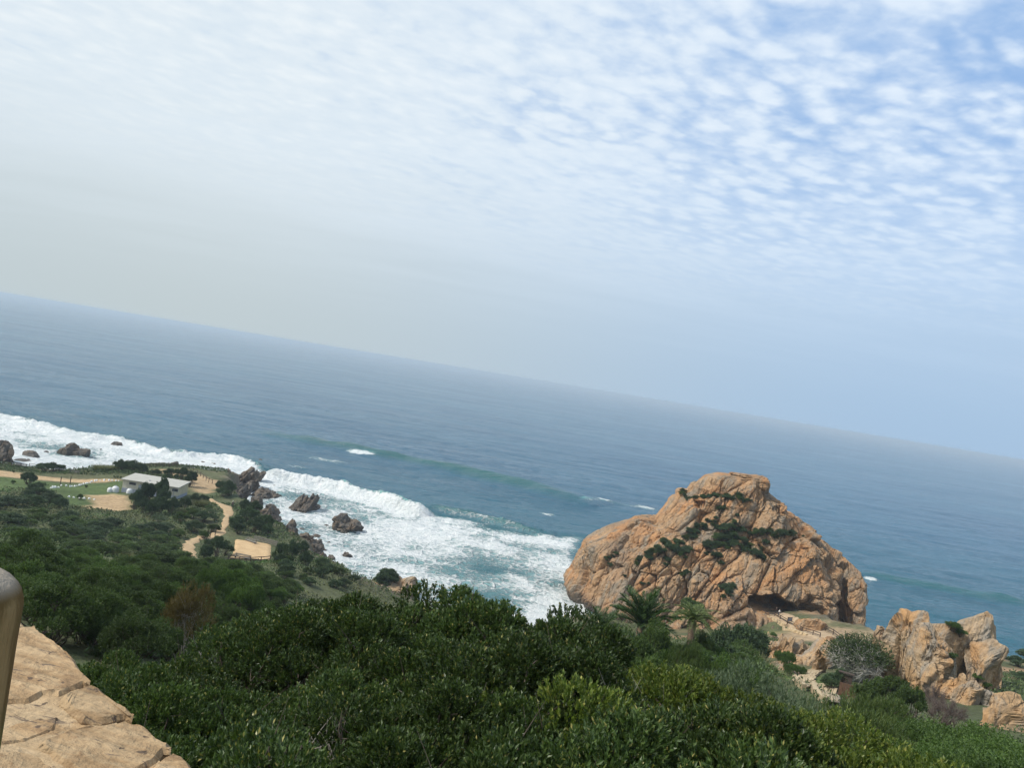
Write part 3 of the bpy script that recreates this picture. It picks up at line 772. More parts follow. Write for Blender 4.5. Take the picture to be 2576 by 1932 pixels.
def make_rock_mesh(name, size, seed, kind='block', sub=4, jag=1.0, tilt=0.0):
    """angular boulder: a ball cut by random planes, then the block relief"""
    r = np.random.default_rng(seed)
    bm = bmesh.new(); bmesh.ops.create_icosphere(bm, subdivisions=sub, radius=1.0)
    P = np.array([v.co[:] for v in bm.verts]); F = np.array([[v.index for v in f.verts] for f in bm.faces]); bm.free()
    if kind == 'block': P = np.sign(P) * np.abs(P) ** 0.55; P /= np.abs(P).max()
    for i in range(20):
        n = r.normal(size=3); n /= np.linalg.norm(n)
        if n[2] < -0.3: n[2] *= -1
        d = r.uniform(0.5, 0.95)
        k = P @ n
        P = np.where((k > d)[:, None], P - ((k - d)[:, None]) * n * 0.97, P)
    if kind == 'slab':       # upright layers with a ragged crest
        lay = np.floor(P[:, 0] * 3.2 + r.uniform(0, 1)); h = hash3(np.stack([lay, lay * 0, lay * 0 + seed], -1), 3)
        P[:, 2] = np.where(P[:, 2] > 0, P[:, 2] * (0.45 + 0.75 * h), P[:, 2]); P[:, 1] *= (0.8 + 0.35 * h)
    if kind == 'spike':
        k = np.clip(P[:, 2], 0, 1); P[:, 0] = P[:, 0] * (1 - 0.75 * k) + 0.25 * k; P[:, 1] *= (1 - 0.6 * k)
    lo_, hi_ = P.min(0), P.max(0); P[:, :2] = (P[:, :2] - (lo_ + hi_)[:2] / 2) / ((hi_ - lo_)[:2] / 2); P[:, 2] = np.where(P[:, 2] > 0, P[:, 2] / hi_[2], P[:, 2])
    S = np.array(size) / 2.0 * np.array([1.05, 1.05, 1.0])
    V = P * np.array([S[0], S[1], size[2] * 0.72]) ; V[:, 2] += size[2] * 0.28
    if tilt: V[:, 0] += tilt * V[:, 2]
    nrm = P / (np.linalg.norm(P, axis=1)[:, None] + 1e-9)
    s = float(np.clip(min(size) / 9.0, 0.05, 1.0))
    off = np.array([seed * 3.7 % 40, seed * 1.3 % 40, seed * 2.1 % 40])
    rib = (0.5, 0.2, 0.85) if kind != 'slab' else (0.35, 0.75, 0.55)
    V = V + nrm * (rock_disp(V + off, rib, s, seed % 9, 0.85 * jag))[:, None] * np.array([1, 1, 0.7])
    return mesh_np(name, V, F, False)
def place_rock(label, p0, p1, z=None, seed=1, kind='block', mat=None, dr=1.2, group=None, name='sea_rock', hk=1.0, sub=4, jag=1.0, tilt=0.0, base=None, cat='rock', sink=0.1, rz=0.0, dep=None):
    """rock whose outline fills the photo box p0..p1 and whose foot stands on the sea or the ground"""
    bx = (p0[0] + p1[0]) / 2; wpx = p1[0] - p0[0]; hpx = p1[1] - p0[1]
    if dep is not None: c = W(bx, p1[1], d=dep)
    elif z is not None: c = W(bx, p1[1], z=z)
    else: c = G((bx, p1[1]))
    d = c[1]; m = d / FPX
    w = wpx * m; hh = hpx * m
    L = w * dr
    dep_s = math.atan2(H - c[2], d)
    h = max((hh - L * 0.75 * math.sin(dep_s)) / math.cos(dep_s), 0.35 * hh) * hk
    o = link(name, make_rock_mesh(name, (w, L, h * (1 + sink)), seed, kind, sub, jag, tilt), mat or M_SEAROCK, loc=(c[0], c[1] + L * 0.42, c[2] - h * sink), rz=rz)
    o.rotation_euler = (0, math.radians(-5), rz)
    tag(o, label, cat, group)
    return o
# ------------------------------------------------------------------ rocks in the surf and along the shore
def rock_row(items, label_f, mat, group=None, name='sea_rock', kind='block', **kw):
    for i, it in enumerate(items):
        (a, b_) = it[0], it[1]
        place_rock(label_f, a, b_, seed=it[2] if len(it) > 2 else 100 + i, mat=mat, group=group, name=name, kind=it[3] if len(it) > 3 else kind, **kw)

place_rock('large grey slab of layered rock leaning in the white surf of the bay', Z2(1005, 395), Z2(1195, 600), z=0, seed=11, kind='slab', dr=1.7, tilt=0.25, sub=5, hk=0.9)
place_rock('long knobbly grey rock in the foam with a broken step at its end', Z2(1345, 570), Z2(1595, 765), z=0, seed=12, kind='slab', dr=1.2, tilt=-0.15, sub=5, hk=0.85)
place_rock('broad low wet rock shelf between the promontory cliff and the leaning slab', Z2(690, 400), Z2(925, 500), z=0, seed=13, dr=1.5, sub=5, jag=1.3, hk=1.6)
place_rock('dark rock with two humps and a pointed top in the left surf', Z1(420, 350), Z1(655, 462), z=0, seed=24, kind='slab', dr=0.8, sub=5, hk=1.1)
place_rock('tall brown rock rising where the left surf meets the sand track', Z1(-130, 325), Z1(90, 530), z=0, seed=15, dr=1.0, sub=5, hk=1.1)
place_rock('rounded brown rock next to the tall rock in the left surf', Z1(140, 405), Z1(285, 475), z=0, seed=16, dr=1.0)
place_rock('flat dark rock at the foot of the tall brown surf rock', Z1(70, 470), Z1(215, 505), z=0, seed=17, dr=1.2)
place_rock('pointed dark rock splashed by the left breaker', Z1(850, 345), Z1(950, 392), z=0, seed=18, kind='spike', dr=1.0)
place_rock('wet black rock awash at the seaward end of the promontory', Z2(730, 165), Z2(812, 186), z=0, seed=19, dr=1.2)
rock_row([(Z1(335, 415), Z1(378, 436), 31), (Z1(785, 405), Z1(802, 425), 32), (Z2(798, 338), Z2(852, 366), 33), (Z2(890, 378), Z2(932, 406), 34), (Z2(955, 390), Z2(1002, 410), 35),
          (Z2(1032, 385), Z2(1085, 412), 36), (Z2(1305, 690), Z2(1345, 713), 37), (Z2(1085, 682), Z2(1106, 698), 38), (Z2(1195, 525), Z2(1210, 536), 39), (Z2(768, 365), Z2(790, 376), 40),
          (Z2(1510, 842), Z2(1552, 868), 41), (Z2(1395, 945), Z2(1428, 966), 42)], 'small dark rock awash in the white foam', M_SEAROCK, 'small rocks awash in the foam', z=0, dr=1.1, sub=3)
rock_row([(Z2(250, 212), Z2(312, 242), 51), (Z2(318, 188), Z2(372, 217), 52), (Z2(378, 196), Z2(445, 232), 53), (Z2(425, 232), Z2(502, 268), 54), (Z1(550, 555), Z1(680, 588), 55)],
         'dark rock in the surf just off the fenced sand edge', M_SEAROCK, 'dark rocks off the fenced sand edge', z=0.2, dr=1.0)
rock_row([(Z2(1200, 768), Z2(1288, 825), 61), (Z2(1322, 928), Z2(1388, 1000), 62), (Z2(1432, 910), Z2(1522, 972), 63), (Z2(1368, 855), Z2(1415, 887), 64), (Z2(1305, 825), Z2(1365, 868), 65), (Z2(1050, 715), Z2(1142, 755), 66), (Z2(1120, 760), Z2(1170, 790), 67)],
         'brown boulder at the water edge below the gravel terrace', M_SHORE, 'boulders at the water edge below the gravel terrace', z=0, dr=1.1)
place_rock('sharp pyramid of rock on the shore behind the gravel terrace', Z2(930, 628), Z2(1085, 800), seed=71, z=0.5, kind='spike', mat=M_SHORE, dr=1.2, sub=5, name='shore_rock')
place_rock('dark crag with a wall-like side beside the sand path bend', Z2(770, 520), Z2(935, 730), seed=72, z=0.5, mat=M_SHORE, dr=1.3, sub=5, name='shore_rock', hk=1.0, kind='slab')
rock_row([(Z2(880, 700), Z2(1010, 830), 73), (Z2(1035, 750), Z2(1200, 830), 74), (Z2(1190, 800), Z2(1305, 905), 75), (Z2(1400, 1070), Z2(1530, 1140), 76), (Z2(1490, 1080), Z2(1625, 1150), 77), (Z2(1230, 880), Z2(1310, 990), 78), (Z2(870, 570), Z2(930, 660), 79)],
         'jagged brown rock of the low cliff around the bay', M_SHORE, 'jagged rocks of the low bay cliff', z=0.8, dr=1.3, name='shore_rock', sub=5, kind='slab')
place_rock('striped crag with saw-tooth crest at the tip of the promontory', Z1(1865, 548), Z1(2010, 665), z=3.2, seed=81, kind='slab', mat=M_SHORE, dr=1.2, tilt=0.5, sub=5, name='shore_rock', hk=1.15)
place_rock('tilted horn of rock overhanging the surf at the promontory tip', Z1(1990, 575), Z1(2085, 640), z=2.2, seed=82, kind='spike', mat=M_SHORE, dr=0.9, tilt=0.8, sub=4, name='shore_rock', hk=1.2)
rock_row([(Z1(1890, 650), Z1(1990, 760), 83), (Z1(1830, 690), Z1(1940, 800), 84), (Z1(1660, 595), Z1(1740, 618), 85), (Z1(1750, 620), Z1(1880, 660), 86)], 'brown ledge of the promontory side above the bay', M_SHORE, 'brown ledges of the promontory side', z=1.5, dr=1.4, name='shore_rock', kind='slab')
rock_row([(Z2(740, 560), Z2(880, 730), 171), (Z2(850, 660), Z2(970, 800), 172), (Z2(960, 700), Z2(1100, 840), 173), (Z2(1080, 760), Z2(1220, 860), 174), (Z2(1170, 830), Z2(1300, 940), 175), (Z2(1230, 910), Z2(1325, 1020), 176), (Z2(1290, 1000), Z2(1420, 1095), 177), (Z2(690, 480), Z2(790, 590), 178)],
         'brown crag forming the rim of the bay above the water', M_SHORE, 'brown crags of the bay rim', z=3.0, dr=1.2, name='shore_rock', sub=5, hk=1.15)
rock_row([(Z1(1800, 640), Z1(1960, 800), 181), (Z1(1780, 600), Z1(1900, 690), 182), (Z1(1900, 600), Z1(2040, 720), 183)], 'striped brown cliff block under the promontory crest', M_SHORE, 'striped cliff blocks of the promontory', z=2.0, dr=1.3, name='shore_rock', kind='slab', sub=5, tilt=0.35)
place_rock('pale boulder standing behind the fence at the sand edge', Z1(1335, 508), Z1(1410, 556), seed=87, mat=M_SHORE, dr=0.8, name='shore_rock', z=6.0)
# stack with a cap of scrub, below the thicket
STACK = place_rock('orange sea stack capped by a dark bush beside the churning bay', Z2(1600, 1060), Z2(2030, 1300), z=0, seed=91, mat=M_ROCK2, dr=0.9, sub=5, name='sea_stack', hk=1.1)
place_rock('grey upright slabs clinging to the side of the scrub-capped stack', Z2(1925, 1150), Z2(2030, 1290), z=1.0, seed=92, kind='slab', mat=M_SHORE, dr=0.8, sub=4, name='shore_rock')

# outcrops beside the stone steps
def outcrop(label, boxes, dep, mat=M_ROCK2):
    for i, (a, b_, sd, kind, lab, dd, tl) in enumerate(boxes):
        place_rock(lab, a, b_, seed=sd, kind=kind, mat=mat, dr=0.95, sub=5, name='outcrop', dep=dd, tilt=tl, hk=1.05, jag=0.75)
outcrop('', [(Z5(1075, 250), Z5(1560, 930), 104, 'block', 'tall orange outcrop with a grey knobbly crown beside the silvery bush', 94, 0.05),
             (Z5(1330, 390), Z5(1740, 900), 105, 'block', 'smooth tawny rock face split by an upright crack, leaning on the tall outcrop', 91, -0.12),
             (Z5(1640, 330), Z5(2080, 860), 106, 'block', 'grey-crowned rock ridge with a pinnacle behind the smooth tawny face', 101, 0.1),
             (Z5(1790, 520), Z5(2105, 960), 107, 'block', 'broad buff rock shoulder at the seaward end of the outcrop', 95, 0.0),
             (Z5(1430, 370), Z5(1830, 900), 119, 'block', 'massive tawny rock body joining the two crowns of the outcrop', 98, 0.0),
             (Z5(1545, 800), Z5(1770, 1000), 108, 'slab', 'pale slanting block at the foot of the tall outcrop', 86, 0.3),
             (Z5(1650, 850), Z5(1890, 1050), 109, 'block', 'squarish pale block resting against the slanting one', 84, 0.2),
             (Z5(1890, 950), Z5(2040, 1090), 110, 'block', 'small cracked boulder in the rubble below the rock shoulder', 84, 0.0),
             (Z5(1395, 700), Z5(1620, 910), 111, 'block', 'low wedge of tawny rock under the upright crack', 88, 0.0),
             (Z5(975, 400), Z5(1105, 560), 112, 'block', 'lone rounded rock at the cliff edge behind the silvery bush', 104, 0.0),
             (Z5(1930, 940), Z5(2420, 1330), 113, 'block', 'big pale boulder with a dark cleft above the green shrubs', 66, 0.0),
             (Z5(90, 470), Z5(300, 700), 114, 'slab', 'tawny rock lying beside the grassy slope under the cave path', 112, 0.35),
             (Z5(240, 490), Z5(470, 650), 115, 'slab', 'cleft brown rock in the middle of the low outcrop by the fence', 113, 0.35),
             (Z5(350, 510), Z5(640, 800), 116, 'slab', 'long slanting buff slab that ends above the stone steps', 107, 0.45),
             (Z5(150, 680), Z5(350, 780), 117, 'block', 'low pale rock between the reeds and the slanting slab', 104, 0.2),
             (Z5(480, 600), Z5(600, 810), 118, 'block', 'cracked buff block directly above the upper stone landing', 101, 0.0)], 0)
_ov, _of, _n = [], [], 0
bpy.context.view_layer.update()
for ob in COL.objects:
    if ob.name.startswith('outcrop'):
        v = [tuple(ob.matrix_world @ q.co) for q in ob.data.vertices]; _ov += v
        _of += [tuple(i + _n for i in f.vertices) for f in ob.data.polygons]; _n += len(v)
BVH_OUT = BVHTree.FromPolygons(_ov, _of)
place_rock('big rounded boulder lying on the path under the cave overhang', Z8(1010, 455), Z8(1535, 690), seed=121, mat=M_ROCK, dr=0.7, sub=5, name='boulder', jag=0.6)
place_rock('small brown boulder on the sandy path near the litter bin', Z8(1440, 755), Z8(1600, 885), seed=122, mat=M_ROCK, dr=0.8, sub=4, name='boulder', jag=0.6)
for i, (a, b_) in enumerate(((Z8(330, 620), Z8(395, 665)), (Z8(580, 605), Z8(620, 650)), (Z8(660, 630), Z8(695, 655)), (Z8(430, 560), Z8(470, 590)), (Z8(510, 690), Z8(550, 715)))):
    place_rock('pale stone lying in the grass before the cave', a, b_, seed=130 + i, mat=M_ROCK2, dr=0.9, sub=2, name='field_stone', group='pale stones in the grass', cat='stone')
rock_row([(Z4(1110, 542), Z4(1152, 562), 141), (Z4(1150, 552), Z4(1192, 580), 142)], 'bleached white rock lying among the reeds', mat_plain('bleached_stone', (0.55, 0.52, 0.47), 0.9), 'bleached rocks among the reeds', name='field_stone', dep=70, dr=0.9, sub=3)

# ------------------------------------------------------------------ plants
def rand_dirs(r, n):
    v = r.normal(size=(n, 3)); return v / np.linalg.norm(v, axis=1)[:, None]
def unit(v): return v / (np.linalg.norm(v, axis=-1, keepdims=True) + 1e-9)
def leaf_arrays(r, pos, dirs, ln, wd):
    """kite-shaped folded leaves"""
    n = len(pos)
    t = unit(dirs); s = unit(np.cross(t, rand_dirs(r, n))); u = np.cross(s, t)
    ln = ln[:, None]; wd = wd[:, None]
    a = pos; b = pos + t * ln * 0.5 + s * wd * 0.5 + u * wd * 0.12; c = pos + t * ln - u * ln * 0.08; d = pos + t * ln * 0.5 - s * wd * 0.5 + u * wd * 0.12
    V = np.stack([a, b, c, d], 1).reshape(-1, 3)
    F = np.arange(4 * n).reshape(-1, 4)
    return V, F
def lobed_tips(r, n, R, Ht, nl, lob=0.42, inner=0.25):
    """twig tips spread over a lumpy dome made of overlapping clumps"""
    th = r.uniform(0, 2 * np.pi, nl); k = np.sqrt(r.uniform(0.02, 1, nl))
    cx = np.stack([np.cos(th) * k * R * 0.72, np.sin(th) * k * R * 0.72, Ht * (0.42 + 0.36 * np.sqrt(np.clip(1 - k ** 2 * 0.9, 0, 1)) + r.uniform(-0.22, 0.14, nl))], -1)
    rad = R * lob * r.uniform(0.7, 1.2, nl)
    i = r.integers(0, nl, n)
    d = rand_dirs(r, n); d[:, 2] = np.abs(d[:, 2]) * 1.25 - 0.40 * r.random(n); d = unit(d)
    q = np.where(r.random(n) < inner, r.uniform(0.35, 0.9, n), r.uniform(0.86, 1.08, n))
    P = cx[i] + d * (rad[i] * q)[:, None] * np.array([1, 1, 0.85])
    P[:, 2] = np.maximum(P[:, 2], 0.12 * Ht)
    return P, d, cx
def branch_arrays(r, cx, Ht, base_r, twigs=None, sides=5):
    Vs = []; Fs = []; nv = 0
    def put(P, R, n=sides):
        nonlocal nv
        V, F = tube_arrays(P, R, n); Vs.append(V); Fs.append(F + nv); nv += len(V)
    for c in cx:
        b = np.array([r.normal() * 0.12, r.normal() * 0.12, -0.15])
        m1 = b * 0.6 + c * 0.35 + r.normal(size=3) * 0.10 * Ht; m2 = b * 0.2 + c * 0.72 + r.normal(size=3) * 0.09 * Ht
        P = np.stack([b, m1, m2, c, c + r.normal(size=3) * 0.04 * Ht + np.array([0, 0, 0.03 * Ht])])
        put(P, base_r * np.array([1, 0.72, 0.5, 0.3, 0.1]))
        if twigs:
            for _ in range(twigs):
                s = m2 + (c - m2) * r.random(); d = unit(r.normal(size=3) + np.array([0, 0, 0.7]))
                L = Ht * r.uniform(0.12, 0.3)
                put(np.stack([s, s + d * L * 0.5 + r.normal(size=3) * 0.04, s + d * L + r.normal(size=3) * 0.08]), base_r * np.array([0.28, 0.18, 0.05]), 4)
    return np.concatenate(Vs), np.concatenate(Fs)
def shrub_proto(name, seed, R, Ht, nl, tips, per, ll, lw, leafmat, barkmat, lob=0.42, spread=0.6, up=0.55, twig=0.10, base_r=0.05, twigs=3, inner=0.25):
    r = np.random.default_rng(seed)
    P, d, cx = lobed_tips(r, tips, R, Ht, nl, lob, inner)
    td = unit(d * 0.7 + np.array([0, 0, up]) + rand_dirs(r, tips) * 0.35)
    pos = (P[:, None] + td[:, None] * (r.random((tips, per, 1)) - 0.6) * twig * 2).reshape(-1, 3)
    dirs = unit(np.repeat(td, per, 0) + rand_dirs(r, tips * per) * spread)
    n = len(pos)
    V, F = leaf_arrays(r, pos, dirs, ll * r.uniform(0.65, 1.25, n), lw * r.uniform(0.7, 1.2, n))
    o = empty(name)
    link('crown', mesh_np(name + '_leaves', V, F), leafmat, o)
    V, F = branch_arrays(r, cx, Ht, base_r, twigs)
    link('branches', mesh_np(name + '_wood', V, F, True), barkmat, o)
    o['_h'] = Ht; o['_r'] = R
    return o
def bare_proto(name, seed, R, Ht, nl, twigs, base_r, barkmat, leaf=None):
    r = np.random.default_rng(seed)
    P, d, cx = lobed_tips(r, 10, R, Ht, nl, 0.3)
    o = empty(name)
    V, F = branch_arrays(r, cx, Ht, base_r, twigs, 4)
    link('branches', mesh_np(name + '_wood', V, F, True), barkmat, o)
    if leaf:
        n, ll, lw, lm = leaf
        P, d, cx = lobed_tips(r, n, R, Ht, nl, 0.42, 0.4)
        V, F = leaf_arrays(r, P, unit(d + rand_dirs(r, n)), ll * r.uniform(0.6, 1.3, n), lw * r.uniform(0.6, 1.3, n))
        link('crown', mesh_np(name + '_leaves', V, F), lm, o)
    o['_h'] = Ht; o['_r'] = R
    return o
def reed_proto(name, seed, R, Ht, n, w, mat):
    r = np.random.default_rng(seed)
    th = r.uniform(0, 2 * np.pi, n); k = np.sqrt(r.random(n)) * R
    b = np.stack([np.cos(th) * k * 0.6, np.sin(th) * k * 0.6, np.full(n, -0.1)], -1)
    d = unit(np.stack([np.cos(th) * k / R * 0.5 + r.normal(size=n) * 0.12, np.sin(th) * k / R * 0.5 + r.normal(size=n) * 0.12, np.ones(n)], -1))
    L = Ht * r.uniform(0.55, 1.1, n)[:, None]
    s = unit(np.cross(d, rand_dirs(r, n))) * w * 0.5
    bend = np.stack([np.cos(th), np.sin(th), -0.5 * np.ones(n)], -1) * L * 0.16
    p1 = b + d * L * 0.55; p2 = b + d * L + bend
    V = np.stack([b - s, b + s, p1 + s, p1 - s, p2 + s * 0.15, p2 - s * 0.15], 1).reshape(-1, 3)
    i = np.arange(n)[:, None] * 6
    F = np.concatenate([i + np.array([[0, 1, 2, 3]]), i + np.array([[3, 2, 4, 5]])])
    o = empty(name); link('blades', mesh_np(name + '_blades', V, F), mat, o)
    o['_h'] = Ht; o['_r'] = R
    return o
M_BARK = mat_plain('grey_bark', (0.085, 0.068, 0.052), 0.9, 0.35, 6.0)
M_DRY = mat_plain('bleached_twigs', (0.27, 0.245, 0.21), 0.9, 0.3, 6.0)
M_SILVER = mat_plain('silver_bark', (0.46, 0.44, 0.40), 0.9, 0.3, 6.0)
M_PURPLE = mat_plain('purple_brown_twigs', (0.13, 0.10, 0.085), 0.9, 0.3, 6.0)
L_NEAR = mat_leaf('glossy_dark_leaf', (0.032, 0.057, 0.018), (0.094, 0.142, 0.038), (0.30, 0.27, 0.09), 0.25, 0.42, 0.28)
L_NEARY = mat_leaf('yellow_green_leaf', (0.062, 0.100, 0.020), (0.172, 0.204, 0.041), (0.32, 0.30, 0.09), 0.3, 0.45, 0.25)
L_MID = mat_leaf('mid_green_leaf', (0.038, 0.066, 0.019), (0.100, 0.153, 0.038), None, 0.25, 0.6, 0.35)
L_BRIGHT = mat_leaf('bright_green_leaf', (0.048, 0.092, 0.020), (0.109, 0.176, 0.041), None, 0.3, 0.6, 0.2)
L_DARK = mat_leaf('dark_evergreen_leaf', (0.033, 0.060, 0.026), (0.077, 0.118, 0.048), None, 0.15, 0.6, 0.25)
L_GREY = mat_leaf('grey_green_leaf', (0.065, 0.100, 0.055), (0.140, 0.180, 0.100), None, 0.2, 0.7, 0.2)
L_RUST = mat_leaf('rusty_leaf', (0.105, 0.080, 0.030), (0.17, 0.135, 0.05), None, 0.2, 0.7, 0.15)
L_RED = mat_leaf('dead_red_leaf', (0.12, 0.045, 0.025), (0.18, 0.07, 0.035), None, 0.1, 0.8, 0.1)
L_STRAW = mat_leaf('straw_blade', (0.10, 0.12, 0.05), (0.26, 0.25, 0.13), None, 0.25, 0.7, 0.2)
L_PALM = mat_leaf('palm_leaflet', (0.027, 0.056, 0.018), (0.068, 0.117, 0.032), None, 0.2, 0.5, 0.2)
L_PALMY = mat_leaf('pale_palm_leaflet', (0.075, 0.11, 0.035), (0.17, 0.21, 0.075), None, 0.25, 0.55, 0.1)

L_BROOM = mat_leaf('olive_broom_stem', (0.040, 0.070, 0.018), (0.105, 0.140, 0.040), None, 0.25, 0.6, 0.2)
PROTOS = []
def proto(o): PROTOS.append(o); return o
near = [proto(shrub_proto('thicket_shrub', 200 + i, 1.45, 2.5, 15, 2200, 17, 0.056, 0.024, L_NEAR, M_BARK, 0.285, 0.6, 0.75, 0.08, 0.035, 6, 0.12)) for i in range(4)]
neary = [proto(shrub_proto('yellow_green_shrub', 210 + i, 1.35, 2.3, 14, 2000, 17, 0.056, 0.024, L_NEARY, M_BARK, 0.285, 0.55, 0.85, 0.08, 0.03, 5, 0.12)) for i in range(2)]
broom = proto(shrub_proto('broom_shrub', 220, 1.7, 2.2, 22, 2300, 10, 0.12, 0.014, L_BROOM, M_BARK, 0.26, 0.35, 1.0, 0.10, 0.03, 6))
mid = [proto(shrub_proto('hillside_shrub', 230 + i, 2.0, 2.6, 20, 1300, 8, 0.15, 0.075, L_MID, M_BARK, 0.27, 0.9, 0.5, 0.16, 0.05, 2)) for i in range(3)]
midb = proto(shrub_proto('bright_green_shrub', 240, 2.0, 2.4, 22, 1400, 8, 0.15, 0.085, L_BRIGHT, M_BARK, 0.27, 0.9, 0.6, 0.15, 0.05, 2))
slope = [proto(shrub_proto('slope_shrub', 245 + i, 2.0, 2.6, 22, 2500, 10, 0.085, 0.042, L_MID, M_BARK, 0.26, 0.85, 0.55, 0.12, 0.05, 4, 0.15)) for i in range(3)]
slopeb = proto(shrub_proto('light_green_shrub', 249, 2.0, 2.5, 22, 2500, 10, 0.085, 0.045, L_BRIGHT, M_BARK, 0.26, 0.85, 0.6, 0.12, 0.05, 4, 0.15))
dark = [proto(shrub_proto('evergreen_shrub', 250 + i, 2.2, 3.0, 18, 1000, 8, 0.24, 0.11, L_DARK, M_BARK, 0.29, 0.95, 0.4, 0.2, 0.07, 2)) for i in range(3)]
greyb = proto(shrub_proto('grey_green_shrub', 260, 1.9, 1.9, 16, 1200, 8, 0.13, 0.035, L_GREY, M_DRY, 0.38, 0.8, 0.6, 0.14, 0.04, 4))
olive = proto(shrub_proto('fine_leaved_shrub', 265, 1.8, 2.4, 18, 1900, 10, 0.105, 0.022, L_GREY, M_BARK, 0.38, 0.7, 0.6, 0.12, 0.04, 3))
rust = proto(shrub_proto('rusty_shrub', 270, 1.9, 3.0, 18, 1700, 9, 0.10, 0.030, L_RUST, M_DRY, 0.36, 0.7, 0.7, 0.12, 0.04, 8))
redb = proto(shrub_proto('dead_red_shrub', 272, 1.0, 1.2, 8, 400, 8, 0.13, 0.05, L_RED, M_BARK, 0.4, 0.9, 0.3, 0.12, 0.03, 3))
bare = [proto(bare_proto('leafless_shrub', 280 + i, 1.5, 2.4, 12, 26, 0.028, M_DRY, (260, 0.055, 0.022, L_NEAR))) for i in range(2)]
silver = proto(bare_proto('silver_branched_bush', 290, 3.3, 4.6, 46, 30, 0.13, M_SILVER, (7000, 0.30, 0.11, L_MID)))
purple = proto(bare_proto('purple_brown_bush', 295, 2.0, 1.9, 30, 60, 0.03, M_PURPLE))
reed = [proto(reed_proto('reed_clump', 300 + i, 1.6, 2.6, 900, 0.05, L_STRAW)) for i in range(2)]
greencl = proto(shrub_proto('leafy_green_plant', 275, 1.6, 2.4, 20, 2400, 11, 0.055, 0.034, L_BRIGHT, M_BARK, 0.27, 0.9, 0.5, 0.12, 0.03, 2))
used = set()
PR = random.Random(5)
def plant(pr, x, y, z, s, label, cat='shrub', group=None, sz=None, rz=None):
    if pr.name not in used: used.add(pr.name); o = pr
    else: o = copy_tree(pr)
    o.location = (x, y, z); o.rotation_euler = (PR.uniform(-.07, .07), PR.uniform(-.07, .07), PR.uniform(0, 6.28) if rz is None else rz)
    o.scale = (s, s, s * (sz if sz else PR.uniform(0.85, 1.15)))
    tag(o, label, cat, group)
    if group is None and 'group' in o: del o['group']
    return o
def plant_px(pr, p, d, wpx, label, cat='shrub', group=None, on=True, sz=None):
    """crown centre at photo pixel p and depth d, crown width in photo pixels"""
    c = W(*p, d=d); s = wpx * d / FPX / (2.15 * pr['_r']); sz = sz or 1.0
    zc = c[2] - pr['_h'] * 0.52 * s * sz
    if on:
        g = float(ground(c[0], c[1])) - 0.1; top = c[2] + pr['_h'] * 0.48 * s * sz
        zc = g; sz = float(np.clip((top - g) / (pr['_h'] * s), 0.5, 3.0))
        s *= max(1.0, sz / 1.8); sz = min(sz, 1.8) if sz > 1.8 else sz
    return plant(pr, c[0], c[1], zc, s, label, cat, group, sz)
def plant_box(pr, x0, x1, yt, yb, label, cat='tree', group=None, Z=Z1):
    """crown between photo columns x0..x1, top at row yt, foot on the ground at row yb"""
    a, b_ = Z(x0, yb), Z(x1, yb); c = G(((a[0] + b_[0]) / 2, a[1])); k = c[1] / FPX
    s = (b_[0] - a[0]) * k / (2.15 * pr['_r']); y = c[1] + pr['_r'] * s * 0.7
    g = float(ground(c[0], y)) - 0.1
    top = W((a[0] + b_[0]) / 2, Z(x0, yt)[1], d=y)[2]
    o = plant(pr, c[0] * y / c[1], y, g, s, label, cat, group)
    o.scale = (s, s, max((top - g) / pr['_h'], 0.3 * s))
    return o
def plant_gr(pr, p, wpx, label, cat='shrub', group=None, sz=None, sink=0.1):
    """foot of the crown on the ground at photo pixel p"""
    c = G(p); s = wpx * c[1] / FPX / (2.3 * pr['_r'])
    return plant(pr, c[0], c[1] + pr['_r'] * s * 0.5, float(ground(c[0], c[1] + pr['_r'] * s * 0.5)) - sink * s, s, label, cat, group, sz)
def rock_bush(p, wpx, pr, label, group, bvh=None):
    dv = (Vector(W(*p, d=1.0)) - CAMV).normalized()
    h, n = (bvh or BVH_ROCK).ray_cast(CAMV, dv, 400)[:2]
    if h is None: return
    s = wpx * h.y / FPX / (2.05 * pr['_r'])
    q = np.array(h) + np.array([n.x, n.y, max(n.z, 0)]) * 0.25 * s
    plant(pr, q[0], q[1], q[2] - pr['_h'] * 0.38 * s, s, label, 'shrub', group, sz=0.85)
